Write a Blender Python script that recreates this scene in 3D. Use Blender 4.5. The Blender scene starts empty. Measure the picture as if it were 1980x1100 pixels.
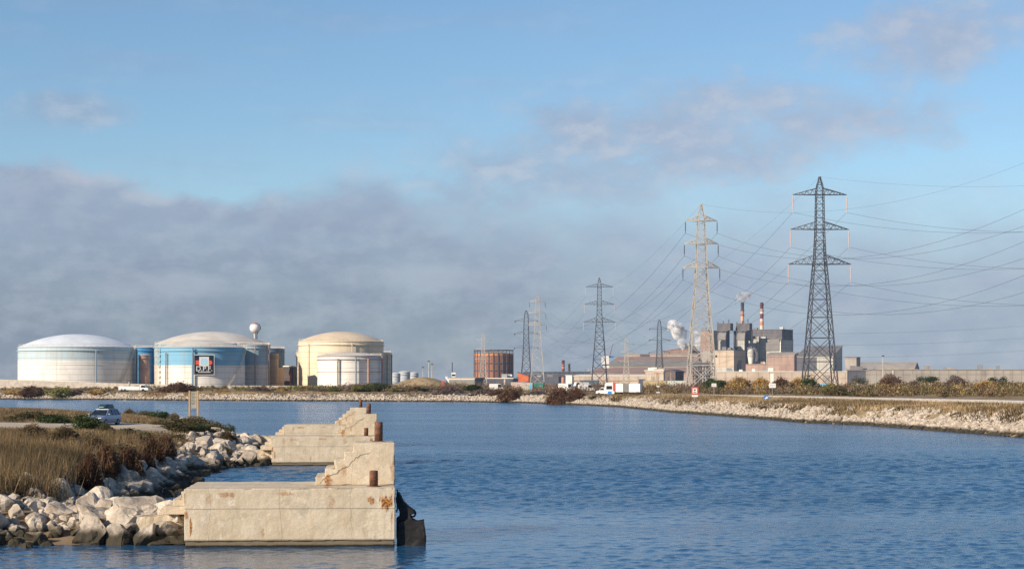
import bpy, math, random
import numpy as np
from mathutils import Vector, Matrix, noise as mnoise

S = bpy.context.scene
COL = S.collection
R = math.radians
rnd = random.Random(7)
rng = np.random.default_rng(11)

# ------------------------------------------------------------------ camera, sky, sun
F, CX, HY, H = 3600.0, 990.0, 743.0, 5.0      # focal length in pixels, centre column, horizon row, eye height
cam_d = bpy.data.cameras.new('camera')
cam = bpy.data.objects.new('camera', cam_d)
COL.objects.link(cam)
cam.location = (0, 0, H)
cam.rotation_euler = (R(90), 0, 0)
cam_d.sensor_width = 36
cam_d.lens = 36 * F / 1980
cam_d.shift_y = (HY - 550) / 1980
cam_d.clip_start = 0.5
cam_d.clip_end = 40000
S.camera = cam

SUN_EL, SUN_ROT = 24.0, 230.0
S.view_settings.view_transform = 'Standard'
S.view_settings.look = 'None'
S.view_settings.exposure = 0.35
S.view_settings.gamma = 1
sun_d = bpy.data.lights.new('sun', 'SUN')
sun_d.energy = 5.0
sun_d.angle = R(0.5)
sun_d.color = (1.0, 0.86, 0.68)
sun = bpy.data.objects.new('sun', sun_d)
COL.objects.link(sun)
_a = R(SUN_ROT)
to_sun = Vector((math.sin(_a) * math.cos(R(SUN_EL)), math.cos(_a) * math.cos(R(SUN_EL)), math.sin(R(SUN_EL))))
sun.rotation_euler = to_sun.to_track_quat('Z', 'Y').to_euler()


class NT:
    """small helper for node trees"""
    def __init__(s, tree):
        s.t = tree

    def n(s, typ, **kw):
        nd = s.t.nodes.new(typ)
        for k, v in kw.items():
            setattr(nd, k, v)
        return nd

    def put(s, sock, val):
        if hasattr(val, 'is_output') or hasattr(val, 'links'):
            s.t.links.new(val, sock)
        else:
            sock.default_value = val

    def math(s, op, a, b=None, c=None, clamp=False):
        nd = s.n('ShaderNodeMath', operation=op)
        nd.use_clamp = clamp
        s.put(nd.inputs[0], a)
        if b is not None:
            s.put(nd.inputs[1], b)
        if c is not None:
            s.put(nd.inputs[2], c)
        return nd.outputs[0]

    def maprange(s, v, a, b, c=0.0, d=1.0, smooth=True):
        nd = s.n('ShaderNodeMapRange')
        if smooth:
            nd.interpolation_type = 'SMOOTHSTEP'
        s.put(nd.inputs[0], v)
        for i, x in enumerate((a, b, c, d)):
            s.put(nd.inputs[i + 1], x)
        return nd.outputs[0]

    def mix(s, f, a, b, blend='MIX'):
        nd = s.n('ShaderNodeMix', data_type='RGBA', blend_type=blend)
        s.put(nd.inputs[0], f)
        for i, x in ((6, a), (7, b)):
            if isinstance(x, (tuple, list)):
                x = tuple(x) + (1.0,) if len(x) == 3 else tuple(x)
            s.put(nd.inputs[i], x)
        return nd.outputs[2]

    def noise(s, vec, scale, detail=4.0, rough=0.55, dims='3D'):
        nd = s.n('ShaderNodeTexNoise')
        nd.noise_dimensions = dims
        if vec is not None:
            s.put(nd.inputs['Vector'], vec)
        s.put(nd.inputs['Scale'], scale)
        s.put(nd.inputs['Detail'], detail)
        s.put(nd.inputs['Roughness'], rough)
        return nd.outputs[0]

    def mapping(s, vec, scale=(1, 1, 1), loc=(0, 0, 0), rot=(0, 0, 0)):
        nd = s.n('ShaderNodeMapping')
        s.put(nd.inputs[0], vec)
        nd.inputs['Location'].default_value = loc
        nd.inputs['Rotation'].default_value = rot
        nd.inputs['Scale'].default_value = scale
        return nd.outputs[0]


def lin(r, g, b):
    def c(v):
        v /= 255.0
        return v / 12.92 if v <= 0.04045 else ((v + 0.055) / 1.055) ** 2.4
    return (c(r), c(g), c(b))


def build_world():
    w = bpy.data.worlds.new('World')
    S.world = w
    w.use_nodes = True
    T = NT(w.node_tree)
    bg = w.node_tree.nodes['Background']
    bg.inputs[1].default_value = 0.1
    sky = T.n('ShaderNodeTexSky', sky_type='NISHITA')
    sky.sun_disc = False
    sky.sun_elevation = R(SUN_EL)
    sky.sun_rotation = R(SUN_ROT)
    sky.dust_density = 0.3
    sky.ozone_density = 3.5
    sky.air_density = 1.0
    tc = T.n('ShaderNodeTexCoord')
    sep = T.n('ShaderNodeSeparateXYZ')
    T.put(sep.inputs[0], tc.outputs['Generated'])
    x, y, z = sep.outputs
    az = T.math('MULTIPLY', T.math('ARCTAN2', x, y), 57.29578)
    el = T.math('MULTIPLY', T.math('ARCSINE', z), 57.29578)
    comb = T.n('ShaderNodeCombineXYZ')
    T.put(comb.inputs[0], az)
    T.put(comb.inputs[1], T.math('MULTIPLY', el, 1.7))
    v = comb.outputs[0]
    # bank of cloud: its upper edge as a curve of azimuth
    puff = T.noise(v, 0.42, 9.0, 0.55)
    fine = T.noise(v, 1.1, 8.0, 0.6)
    cr = T.n('ShaderNodeFloatCurve')
    T.put(cr.inputs['Value'], T.maprange(az, -18.0, 18.0, 0.0, 1.0, False))
    m = cr.mapping.curves[0]
    pts = [(-18, 6.4), (-13, 6.5), (-11.5, 6.2), (-10, 5.75), (-8, 5.9), (-5.5, 6.4), (-4.2, 6.75), (-3, 6.3), (-1, 6.3), (1, 6.3), (3.5, 6.2), (6, 6.1), (10, 5.9), (13, 5.8), (18, 5.8)]
    m.points[0].location = (0, pts[0][1] / 10)
    m.points[-1].location = (1, pts[-1][1] / 10)
    for a_, e_ in pts[1:-1]:
        m.points.new((a_ + 18) / 36, e_ / 10)
    cr.mapping.update()
    edge = T.math('MULTIPLY', cr.outputs[0], 10.0)
    below = T.math('SUBTRACT', edge, el)
    below = T.math('ADD', below, T.math('MULTIPLY', T.math('SUBTRACT', puff, 0.5), 3.0))
    soft = T.maprange(az, -10.0, 3.0, 0.55, 3.0)
    bank = T.maprange(T.math('DIVIDE', below, soft), -0.5, 1.0)
    bank = T.math('MULTIPLY', bank, T.maprange(T.noise(T.mapping(v, (0.6, 1, 1), (3.3, 1.2, 0)), 0.5, 6.0), 0.3, 0.7, 0.86, 1.0))

    def blob(caz, cel, raz, rel, tilt=0.0):
        a = T.math('SUBTRACT', az, caz)
        e = T.math('SUBTRACT', T.math('SUBTRACT', el, cel), T.math('MULTIPLY', a, tilt))
        a = T.math('DIVIDE', a, raz)
        e = T.math('DIVIDE', e, rel)
        r2 = T.math('ADD', T.math('MULTIPLY', a, a), T.math('MULTIPLY', e, e))
        r2 = T.math('ADD', r2, T.math('MULTIPLY', T.math('SUBTRACT', puff, 0.5), -3.2))
        r2 = T.math('ADD', r2, T.math('MULTIPLY', T.math('SUBTRACT', fine, 0.5), -1.2))
        return T.maprange(r2, 1.5, -0.2)

    b1 = T.math('MULTIPLY', blob(5.6, 7.6, 7.6, 1.75, 0.07), 0.85)
    b2 = T.math('MULTIPLY', blob(12.6, 10.3, 3.4, 1.4, 0.12), 0.85)
    b3 = T.math('MULTIPLY', blob(-13.6, 8.1, 2.2, 0.6), 0.55)
    b4 = T.math('MULTIPLY', blob(1.5, 6.3, 6.5, 1.5, 0.08), 0.75)
    # high broken cloud elsewhere, seen only in reflections
    wrapv = T.mapping(tc.outputs['Generated'], (1, 1, 2.2))
    high = T.math('MULTIPLY', T.maprange(T.noise(wrapv, 2.2, 6.0), 0.5, 0.72), T.maprange(el, 13.0, 22.0, 0.0, 0.14))
    wisp = T.math('MULTIPLY', T.maprange(T.noise(T.mapping(v, (0.25, 1.0, 1)), 0.5, 5.0), 0.42, 0.75), 0.22)
    cov = bank
    for b in (b1, b2, b3, b4, high, wisp):
        cov = T.math('MAXIMUM', cov, b)
    cov = T.math('MULTIPLY', cov, 0.93)
    # shading of the cloud: lit from the upper left, greyer below
    v2 = T.mapping(v, (1, 1, 1), (-0.35, 0.35, 0))
    puff2 = T.noise(T.mapping(v, (1, 1, 1), (0.35, -0.45, 0)), 0.42, 9.0, 0.55)
    lit = T.math('SUBTRACT', puff, puff2)
    lit = T.maprange(T.math('ADD', lit, T.math('MULTIPLY', T.math('SUBTRACT', fine, 0.5), 0.4)), -0.10, 0.2)
    top = T.maprange(below, 1.0, 0.0)
    top2 = T.maprange(el, 6.3, 8.0)
    lit = T.math('MULTIPLY', lit, T.math('ADD', 0.30, T.math('MULTIPLY', 0.70, T.math('MAXIMUM', top, top2))))
    for (a_, e_, ra, re) in ((-12.6, 6.35, 1.3, 0.55), (-4.4, 6.6, 1.5, 0.45), (-11.0, 5.7, 1.0, 0.35), (-10.5, 3.0, 3.0, 0.5), (-2.5, 3.2, 3.0, 0.5)):
        lit = T.math('MAXIMUM', lit, T.math('MULTIPLY', blob(a_, e_, ra, re), 0.85 if e_ > 5 else 0.4))
    K = 10.0 / 1.275

    def cc(r, g, b):
        return tuple(c * K for c in lin(r, g, b))
    left = T.mix(T.maprange(el, 0.5, 6.0), cc(120, 132, 151), cc(151, 164, 188))
    right = T.mix(T.maprange(el, 0.5, 6.0), cc(148, 162, 184), cc(168, 181, 204))
    grey = T.mix(T.maprange(az, -6.0, 10.0), left, right)
    grey = T.mix(T.math('MULTIPLY', T.maprange(fine, 0.3, 0.75), 0.2), grey, cc(160, 170, 188))
    cloud = T.mix(lit, grey, cc(190, 195, 208))
    skyc = T.mix(1.0, sky.outputs[0], (0.90, 0.965, 1.0), 'MULTIPLY')
    skyc = T.mix(T.maprange(el, 13.0, 32.0), skyc, T.mix(1.0, skyc, (0.86, 0.88, 0.94), 'MULTIPLY'))
    out = T.mix(cov, skyc, cloud)
    T.put(bg.inputs[0], out)


build_world()


# ------------------------------------------------------------------ helpers
def PX(px, d):
    return (px - CX) / F * d


def PZ(py, d):
    return H - (py - HY) / F * d


def P(px, py, d):
    return (PX(px, d), d, PZ(py, d))


def tag(o, label=None, cat=None, group=None, kind=None):
    for k, val in (('label', label), ('category', cat), ('group', group), ('kind', kind)):
        if val:
            o[k] = val
    return o


def empty(name, loc, label, cat, group=None, rz=0.0):
    o = bpy.data.objects.new(name, None)
    COL.objects.link(o)
    o.location = loc
    o.rotation_euler = (0, 0, rz)
    o.empty_display_size = 0.5
    return tag(o, label, cat, group)


def link(name, me, parent=None, loc=None):
    o = bpy.data.objects.new(name, me)
    COL.objects.link(o)
    if parent is not None:
        o.parent = parent
    if loc is not None:
        o.location = loc
    return o


def copy_tree(o, parent=None):
    c = o.copy()
    COL.objects.link(c)
    c.parent = parent
    for ch in list(o.children):
        copy_tree(ch, c)
    return c


class MB:
    def __init__(s):
        s.v, s.f, s.m = [], [], []

    def add(s, vs, fs, mi=0):
        b = len(s.v)
        s.v += [tuple(q) for q in vs]
        s.f += [tuple(b + i for i in q) for q in fs]
        s.m += [mi] * len(fs)
        return s

    def box(s, x0, x1, y0, y1, z0, z1, mi=0):
        vs = [(x0, y0, z0), (x1, y0, z0), (x1, y1, z0), (x0, y1, z0), (x0, y0, z1), (x1, y0, z1), (x1, y1, z1), (x0, y1, z1)]
        return s.add(vs, [(0, 3, 2, 1), (4, 5, 6, 7), (0, 1, 5, 4), (1, 2, 6, 5), (2, 3, 7, 6), (3, 0, 4, 7)], mi)

    def prism_xz(s, poly, y0, y1, mi=0):
        """polygon in x-z (anticlockwise seen from -y) swept along y"""
        n = len(poly)
        vs = [(p[0], y0, p[1]) for p in poly] + [(p[0], y1, p[1]) for p in poly]
        fs = [tuple(range(n)), tuple(range(2 * n - 1, n - 1, -1))]
        for i in range(n):
            j = (i + 1) % n
            fs.append((i, i + n, j + n, j))
        return s.add(vs, fs, mi)

    def prism_yz(s, poly, x0, x1, mi=0):
        n = len(poly)
        vs = [(x0, p[0], p[1]) for p in poly] + [(x1, p[0], p[1]) for p in poly]
        fs = [tuple(range(n - 1, -1, -1)), tuple(range(n, 2 * n))]
        for i in range(n):
            j = (i + 1) % n
            fs.append((i, j, j + n, i + n))
        return s.add(vs, fs, mi)

    def bar(s, p0, p1, r, n=4, r1=None, mi=0, caps=False):
        p0, p1 = Vector(p0), Vector(p1)
        d = p1 - p0
        if d.length < 1e-6:
            return s
        d.normalize()
        u = d.cross(Vector((0, 0, 1)) if abs(d.z) < 0.95 else Vector((1, 0, 0))).normalized()
        w = d.cross(u)
        r1 = r if r1 is None else r1
        vs = []
        for p, rr in ((p0, r), (p1, r1)):
            for i in range(n):
                a = 2 * math.pi * (i + 0.5) / n
                vs.append(p + u * (math.cos(a) * rr) + w * (math.sin(a) * rr))
        fs = [(i, (i + 1) % n, n + (i + 1) % n, n + i) for i in range(n)]
        if caps:
            fs += [tuple(range(n - 1, -1, -1)), tuple(range(n, 2 * n))]
        return s.add(vs, fs, mi)

    def tube(s, pts, r, n=5, mi=0):
        for a, b in zip(pts[:-1], pts[1:]):
            s.bar(a, b, r, n, mi=mi)
        return s

    def lathe(s, prof, n=48, c=(0, 0), a0=0.0, a1=2 * math.pi, mi=0):
        closed = abs(a1 - a0 - 2 * math.pi) < 1e-6
        k = n if closed else n + 1
        vs = []
        for r, z in prof:
            for i in range(k):
                a = a0 + (a1 - a0) * i / n
                vs.append((c[0] + r * math.sin(a), c[1] - r * math.cos(a), z))
        fs = []
        for j in range(len(prof) - 1):
            for i in range(n):
                i2 = (i + 1) % k
                fs.append((j * k + i, j * k + i2, (j + 1) * k + i2, (j + 1) * k + i))
        return s.add(vs, fs, mi)

    def build(s, name, mats, parent=None, smooth=False, loc=None):
        me = bpy.data.meshes.new(name)
        me.from_pydata(s.v, [], s.f)
        if not isinstance(mats, (list, tuple)):
            mats = [mats]
        for m in mats:
            me.materials.append(m)
        if len(mats) > 1:
            me.polygons.foreach_set('material_index', s.m)
        if smooth:
            me.polygons.foreach_set('use_smooth', [True] * len(s.f))
        me.update()
        return link(name, me, parent, loc)


def soup(name, V, mats, k, smooth=False):
    """V: (n, k, 3) array of separate k-gons -> mesh data"""
    n = len(V)
    me = bpy.data.meshes.new(name)
    me.vertices.add(n * k)
    me.vertices.foreach_set('co', np.ascontiguousarray(V, dtype=np.float32).ravel())
    me.loops.add(n * k)
    me.loops.foreach_set('vertex_index', np.arange(n * k, dtype=np.int32))
    me.polygons.add(n)
    me.polygons.foreach_set('loop_start', np.arange(0, n * k, k, dtype=np.int32))
    for m in (mats if isinstance(mats, (list, tuple)) else [mats]):
        me.materials.append(m)
    me.update(calc_edges=True)
    return me


def grid_mesh(name, X, Y, Z, mat, smooth=True):
    nr, nc = X.shape
    me = bpy.data.meshes.new(name)
    co = np.stack([X, Y, Z], -1).astype(np.float32)
    me.vertices.add(nr * nc)
    me.vertices.foreach_set('co', co.ravel())
    idx = np.arange(nr * nc, dtype=np.int32).reshape(nr, nc)
    q = np.stack([idx[:-1, :-1], idx[:-1, 1:], idx[1:, 1:], idx[1:, :-1]], -1).reshape(-1, 4)
    me.loops.add(q.size)
    me.loops.foreach_set('vertex_index', q.ravel())
    me.polygons.add(len(q))
    me.polygons.foreach_set('loop_start', np.arange(0, q.size, 4, dtype=np.int32))
    if smooth:
        me.polygons.foreach_set('use_smooth', np.ones(len(q), dtype=bool))
    me.materials.append(mat)
    me.update(calc_edges=True)
    return me


def fbm(x, y, scale, seed=0, octs=5):
    """cheap value noise in numpy, about -1..1"""
    x = np.asarray(x, dtype=np.float64)
    y = np.asarray(y, dtype=np.float64)
    out = np.zeros(np.broadcast(x, y).shape)
    amp, tot = 1.0, 0.0
    for o in range(octs):
        xs, ys = x / scale + seed * 17.3 + o * 5.1, y / scale + seed * 9.7 + o * 3.3
        xi, yi = np.floor(xs), np.floor(ys)
        fx, fy = xs - xi, ys - yi
        fx, fy = fx * fx * (3 - 2 * fx), fy * fy * (3 - 2 * fy)

        def h(a, b):
            s_ = np.sin(a * 127.1 + b * 311.7 + seed * 74.7) * 43758.5453
            return (s_ - np.floor(s_)) * 2 - 1
        out += amp * ((h(xi, yi) * (1 - fx) + h(xi + 1, yi) * fx) * (1 - fy) + (h(xi, yi + 1) * (1 - fx) + h(xi + 1, yi + 1) * fx) * fy)
        tot += amp
        amp *= 0.5
        scale *= 0.5
    return out / tot * 1.5


def polydist(px, py, poly, closed=True):
    """signed distance to a polygon, positive inside"""
    px, py = np.asarray(px, float), np.asarray(py, float)
    d = np.full(px.shape, 1e9)
    inside = np.zeros(px.shape, bool)
    n = len(poly)
    for i in range(n):
        ax, ay = poly[i]
        bx, by = poly[(i + 1) % n]
        ex, ey = bx - ax, by - ay
        t = np.clip(((px - ax) * ex + (py - ay) * ey) / (ex * ex + ey * ey + 1e-12), 0, 1)
        d = np.minimum(d, np.hypot(px - ax - t * ex, py - ay - t * ey))
        cond = ((ay > py) != (by > py)) & (px < ex * (py - ay) / (ey if abs(ey) > 1e-12 else 1e-12) + ax)
        inside ^= cond
    return np.where(inside, d, -d)


def interp_prof(s, pts):
    xs, zs = zip(*pts)
    return np.interp(s, xs, zs)


# ------------------------------------------------------------------ materials
def mat(name, c1, c2=None, scale=1.0, rough=0.8, bump=0.0, bscale=None, stretch=(1, 1, 1), metal=0.0, coords='Object',
        spec=0.3, detail=5.0, island=0.0, objrand=0.0, lo=0.35, hi=0.68, streak=None, trans=None, panel=None):
    m = bpy.data.materials.new(name)
    m.use_nodes = True
    T = NT(m.node_tree)
    b = m.node_tree.nodes['Principled BSDF']
    b.inputs['Roughness'].default_value = rough
    b.inputs['Metallic'].default_value = metal
    b.inputs['Specular IOR Level'].default_value = spec
    if coords == 'World':
        vec = T.n('ShaderNodeNewGeometry').outputs['Position']
    else:
        vec = T.n('ShaderNodeTexCoord').outputs[coords]
    col = c1 + (1.0,) if len(c1) == 3 else c1
    if c2 is not None:
        n = T.noise(T.mapping(vec, stretch), scale, detail)
        f = T.maprange(n, lo, hi)
        col = T.mix(f, c1, c2)
    if streak:
        sc, width, lo_, hi_, amt = streak
        n2 = T.noise(T.mapping(vec, (width, width, width * 0.06)), 1.0, 4.0)
        n3 = T.noise(vec, width * 0.3, 3.0)
        f2 = T.math('MULTIPLY', T.maprange(T.math('ADD', n2, T.math('MULTIPLY', T.math('SUBTRACT', n3, 0.5), 0.5)), lo_, hi_), amt)
        col = T.mix(f2, col, sc)
    if panel:
        sp_ = T.n('ShaderNodeSeparateXYZ')
        T.put(sp_.inputs[0], vec)
        hx = T.math('FRACT', T.math('DIVIDE', T.math('ADD', sp_.outputs[0], T.math('MULTIPLY', sp_.outputs[1], 1.0)), panel[0]))
        hz = T.math('FRACT', T.math('DIVIDE', sp_.outputs[2], panel[1]))
        ln = T.math('MAXIMUM', T.maprange(hx, 0.0, 0.14, 1.0, 0.0), T.math('MULTIPLY', T.maprange(hz, 0.0, 0.16, 1.0, 0.0), 0.8))
        tone_ = T.noise(T.mapping(vec, (1 / panel[0], 1 / panel[0], 1 / panel[1])), 0.9, 1.0)
        dark_ = T.mix(1.0, col, (0.52, 0.48, 0.45), 'MULTIPLY')
        col = T.mix(T.math('MULTIPLY', ln, panel[2]), col, dark_)
        col = T.mix(T.math('MULTIPLY', T.maprange(tone_, 0.4, 0.62), 0.35), col, T.mix(1.0, col, (0.68, 0.64, 0.62), 'MULTIPLY'))
    if island or objrand:
        if island:
            g = T.n('ShaderNodeNewGeometry').outputs['Random Per Island']
            val = T.maprange(g, 0, 1, 1 - island, 1 + island, False)
        if objrand:
            o = T.n('ShaderNodeObjectInfo').outputs['Random']
            v2 = T.maprange(o, 0, 1, 1 - objrand, 1 + objrand, False)
            val = T.math('MULTIPLY', val, v2) if island else v2
        cb = T.n('ShaderNodeCombineXYZ')
        for i in range(3):
            T.put(cb.inputs[i], val)
        col = T.mix(1.0, col, cb.outputs[0], 'MULTIPLY')
    T.put(b.inputs['Base Color'], col)
    if bump:
        bn = T.n('ShaderNodeBump')
        bn.inputs['Strength'].default_value = 1.0
        bn.inputs['Distance'].default_value = bump
        T.put(bn.inputs['Height'], T.noise(vec, bscale or scale * 4, 6.0, 0.6))
        T.put(b.inputs['Normal'], bn.outputs[0])
    if trans:
        b.inputs['Subsurface Weight'].default_value = 0
        b.inputs['Transmission Weight'].default_value = 0
        ts = T.n('ShaderNodeBsdfTranslucent')
        T.put(ts.inputs[0], col)
        mx = T.n('ShaderNodeMixShader')
        mx.inputs[0].default_value = trans
        out = m.node_tree.nodes['Material Output']
        T.put(mx.inputs[1], b.outputs[0])
        T.put(mx.inputs[2], ts.outputs[0])
        T.put(out.inputs[0], mx.outputs[0])
    return m


def concrete_mat(name, rust_spots):
    """pale weathered concrete: pour lines, a dark tidal band, rust runs at the given local (x, z, rx, rz, amount)"""
    m = bpy.data.materials.new(name)
    m.use_nodes = True
    T = NT(m.node_tree)
    b = m.node_tree.nodes['Principled BSDF']
    b.inputs['Roughness'].default_value = 0.92
    b.inputs['Specular IOR Level'].default_value = 0.2
    oc = T.n('ShaderNodeTexCoord').outputs['Object']
    inf = T.n('ShaderNodeObjectInfo').outputs['Random']
    off = T.n('ShaderNodeCombineXYZ')
    T.put(off.inputs[0], T.math('MULTIPLY', inf, 37.0))
    add = T.n('ShaderNodeVectorMath', operation='ADD')
    T.put(add.inputs[0], oc)
    T.put(add.inputs[1], off.outputs[0])
    v = add.outputs[0]
    sep = T.n('ShaderNodeSeparateXYZ')
    T.put(sep.inputs[0], oc)
    x, y, z = sep.outputs
    big = T.noise(v, 0.9, 6.0, 0.6)
    col = T.mix(T.maprange(big, 0.32, 0.7), (0.52, 0.425, 0.30), (0.65, 0.555, 0.42))
    grit = T.noise(v, 18.0, 5.0, 0.7)
    col = T.mix(T.math('MULTIPLY', T.maprange(grit, 0.4, 0.72), 0.5), col, (0.36, 0.31, 0.24))
    runs = T.noise(T.mapping(v, (5.0, 5.0, 0.35)), 1.0, 5.0, 0.6)
    col = T.mix(T.math('MULTIPLY', T.maprange(runs, 0.48, 0.72), 0.4), col, (0.42, 0.335, 0.22))
    spall = T.noise(v, 1.7, 7.0, 0.65)
    col = T.mix(T.math('MULTIPLY', T.maprange(spall, 0.57, 0.62), 0.6), col, (0.70, 0.63, 0.51))
    blot = T.noise(T.mapping(v, (1, 1, 1), (4.4, 1.7, 2.9)), 1.3, 8.0, 0.7)
    col = T.mix(T.math('MULTIPLY', T.maprange(blot, 0.56, 0.66), 0.5), col, (0.37, 0.31, 0.22))
    # one old crack runs up the stepped block, and a few hairlines across the deck face
    dia = T.math('SUBTRACT', T.math('SUBTRACT', z, 1.86), T.math('MULTIPLY', T.math('SUBTRACT', x, 4.05), 0.62))
    dia = T.math('ADD', dia, T.math('MULTIPLY', T.math('SUBTRACT', T.noise(v, 2.4, 5.0), 0.5), 0.5))
    crk = T.math('MULTIPLY', T.maprange(T.math('ABSOLUTE', dia), 0.03, 0.008), T.math('MULTIPLY', T.maprange(z, 1.82, 1.86), T.maprange(x, 5.9, 5.5)))
    hair = T.math('ABSOLUTE', T.math('SUBTRACT', T.math('FRACT', T.math('ADD', T.math('DIVIDE', x, 2.15), T.math('MULTIPLY', T.noise(v, 0.8, 5.0), 0.28))), 0.5))
    crk = T.math('MAXIMUM', crk, T.math('MULTIPLY', T.maprange(hair, 0.006, 0.001), 0.35))
    col = T.mix(T.math('MULTIPLY', crk, 0.75), col, (0.16, 0.11, 0.07))
    pour = T.math('ABSOLUTE', T.math('SUBTRACT', T.math('ADD', z, T.math('MULTIPLY', big, 0.05)), 1.19))
    col = T.mix(T.math('MULTIPLY', T.maprange(pour, 0.03, 0.0), 0.45), col, (0.3, 0.26, 0.2))
    wob = T.math('MULTIPLY', T.math('SUBTRACT', spall, 0.5), 0.9)
    for (rx_, rz_, sx, sz, amt) in rust_spots:
        a = T.math('DIVIDE', T.math('SUBTRACT', x, rx_), sx)
        c = T.math('DIVIDE', T.math('SUBTRACT', z, rz_), sz)
        r2 = T.math('ADD', T.math('MULTIPLY', a, a), T.math('MULTIPLY', c, c))
        r2 = T.math('ADD', r2, T.math('MULTIPLY', T.math('SUBTRACT', T.noise(T.mapping(v, (8, 8, 2.0)), 1.0, 6.0, 0.7), 0.5), 5.5))
        f = T.math('MULTIPLY', T.maprange(r2, 0.9, 0.2), amt)
        deep = T.maprange(T.noise(v, 14.0, 3.0), 0.42, 0.62)
        rust = T.mix(deep, (0.42, 0.19, 0.05), (0.12, 0.04, 0.02))
        front = T.maprange(y, 1.9, 1.7)
        col = T.mix(T.math('MULTIPLY', f, front), col, rust)
    tide = T.maprange(T.math('ADD', z, T.math('MULTIPLY', wob, 0.05)), 0.27, 0.19)
    col = T.mix(T.math('MULTIPLY', tide, 0.88), col, (0.13, 0.105, 0.068))
    wet = T.maprange(T.math('ADD', z, T.math('MULTIPLY', wob, 0.08)), 0.09, 0.03)
    col = T.mix(wet, col, (0.02, 0.018, 0.014))
    T.put(b.inputs['Base Color'], col)
    bn = T.n('ShaderNodeBump')
    bn.inputs['Distance'].default_value = 0.02
    hgt = T.math('ADD', T.math('MULTIPLY', T.noise(v, 5.0, 8.0, 0.65), 1.0), T.math('MULTIPLY', T.maprange(spall, 0.62, 0.68), 0.35))
    hgt = T.math('SUBTRACT', hgt, T.math('MULTIPLY', crk, 0.5))
    hgt = T.math('SUBTRACT', hgt, T.math('MULTIPLY', T.maprange(pour, 0.02, 0.0), 0.6))
    T.put(bn.inputs['Height'], hgt)
    T.put(b.inputs['Normal'], bn.outputs[0])
    return m


def rock_mat():
    m = bpy.data.materials.new('limestone')
    m.use_nodes = True
    T = NT(m.node_tree)
    b = m.node_tree.nodes['Principled BSDF']
    b.inputs['Roughness'].default_value = 0.9
    b.inputs['Specular IOR Level'].default_value = 0.25
    geo = T.n('ShaderNodeNewGeometry')
    v = geo.outputs['Position']
    sep = T.n('ShaderNodeSeparateXYZ')
    T.put(sep.inputs[0], v)
    z = sep.outputs[2]
    isl = geo.outputs['Random Per Island']
    r = T.n('ShaderNodeObjectInfo').outputs['Random']
    n1 = T.noise(v, 1.6, 7.0, 0.62)
    col = T.mix(T.maprange(n1, 0.35, 0.68), (0.37, 0.305, 0.235), (0.62, 0.545, 0.45))
    tone = T.math('FRACT', T.math('ADD', r, isl))
    col = T.mix(T.math('MULTIPLY', T.maprange(tone, 0.3, 1.0), 0.75), col, (0.27, 0.225, 0.18))
    n2 = T.noise(v, 7.0, 6.0, 0.7)
    col = T.mix(T.math('MULTIPLY', T.maprange(n2, 0.48, 0.7), 0.65), col, (0.24, 0.195, 0.15))
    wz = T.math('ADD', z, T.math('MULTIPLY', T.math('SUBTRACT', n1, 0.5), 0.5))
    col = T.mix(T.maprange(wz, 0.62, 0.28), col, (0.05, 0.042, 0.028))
    T.put(b.inputs['Base Color'], col)
    bn = T.n('ShaderNodeBump')
    bn.inputs['Distance'].default_value = 0.06
    T.put(bn.inputs['Height'], T.noise(v, 4.0, 8.0, 0.65))
    T.put(b.inputs['Normal'], bn.outputs[0])
    return m


def water_mat():
    m = bpy.data.materials.new('water')
    m.use_nodes = True
    T = NT(m.node_tree)
    b = m.node_tree.nodes['Principled BSDF']
    b.inputs['Base Color'].default_value = (0.021, 0.090, 0.190, 1)
    b.inputs['IOR'].default_value = 1.33
    b.inputs['Specular IOR Level'].default_value = 0.5
    v = T.n('ShaderNodeNewGeometry').outputs['Position']
    n1 = T.noise(T.mapping(v, (1.0, 1.3, 1), (0, 0, 0), (0, 0, R(8))), 3.0, 5.0, 0.62)
    n2 = T.noise(T.mapping(v, (1.0, 1.0, 1)), 1.3, 4.0, 0.6)
    patch = T.maprange(T.noise(T.mapping(v, (0.010, 0.06, 1)), 1.0, 5.0), 0.35, 0.62, 0.45, 1.15)
    hgt = T.math('MULTIPLY', T.math('ADD', T.math('MULTIPLY', n1, 0.55), T.math('MULTIPLY', n2, 0.5)), patch)
    # the water is smoother in the lee of the quay than out in the open basin
    dist = T.n('ShaderNodeVectorMath', operation='DISTANCE')
    T.put(dist.inputs[0], v)
    dist.inputs[1].default_value = (-9.0, 58.0, 0.0)
    lee = T.maprange(dist.outputs['Value'], 6.0, 48.0, 0.14, 1.0)
    hgt = T.math('MULTIPLY', hgt, lee)
    T.put(b.inputs['Roughness'], T.maprange(lee, 0.12, 1.0, 0.05, 0.16, False))
    bn = T.n('ShaderNodeBump')
    bn.inputs['Strength'].default_value = 1.0
    bn.inputs['Distance'].default_value = 0.24
    T.put(bn.inputs['Height'], hgt)
    T.put(b.inputs['Normal'], bn.outputs[0])
    return m


def ground_mat():
    m = bpy.data.materials.new('dry_ground')
    m.use_nodes = True
    T = NT(m.node_tree)
    b = m.node_tree.nodes['Principled BSDF']
    b.inputs['Roughness'].default_value = 0.95
    b.inputs['Specular IOR Level'].default_value = 0.1
    v = T.n('ShaderNodeNewGeometry').outputs['Position']
    n1 = T.noise(v, 0.06, 6.0, 0.6)
    n2 = T.noise(v, 0.5, 6.0, 0.65)
    col = T.mix(T.maprange(n1, 0.35, 0.65), (0.21, 0.145, 0.07), (0.34, 0.26, 0.155))
    col = T.mix(T.math('MULTIPLY', T.maprange(n2, 0.45, 0.7), 0.7), col, (0.12, 0.085, 0.04))
    T.put(b.inputs['Base Color'], col)
    return m


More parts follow.
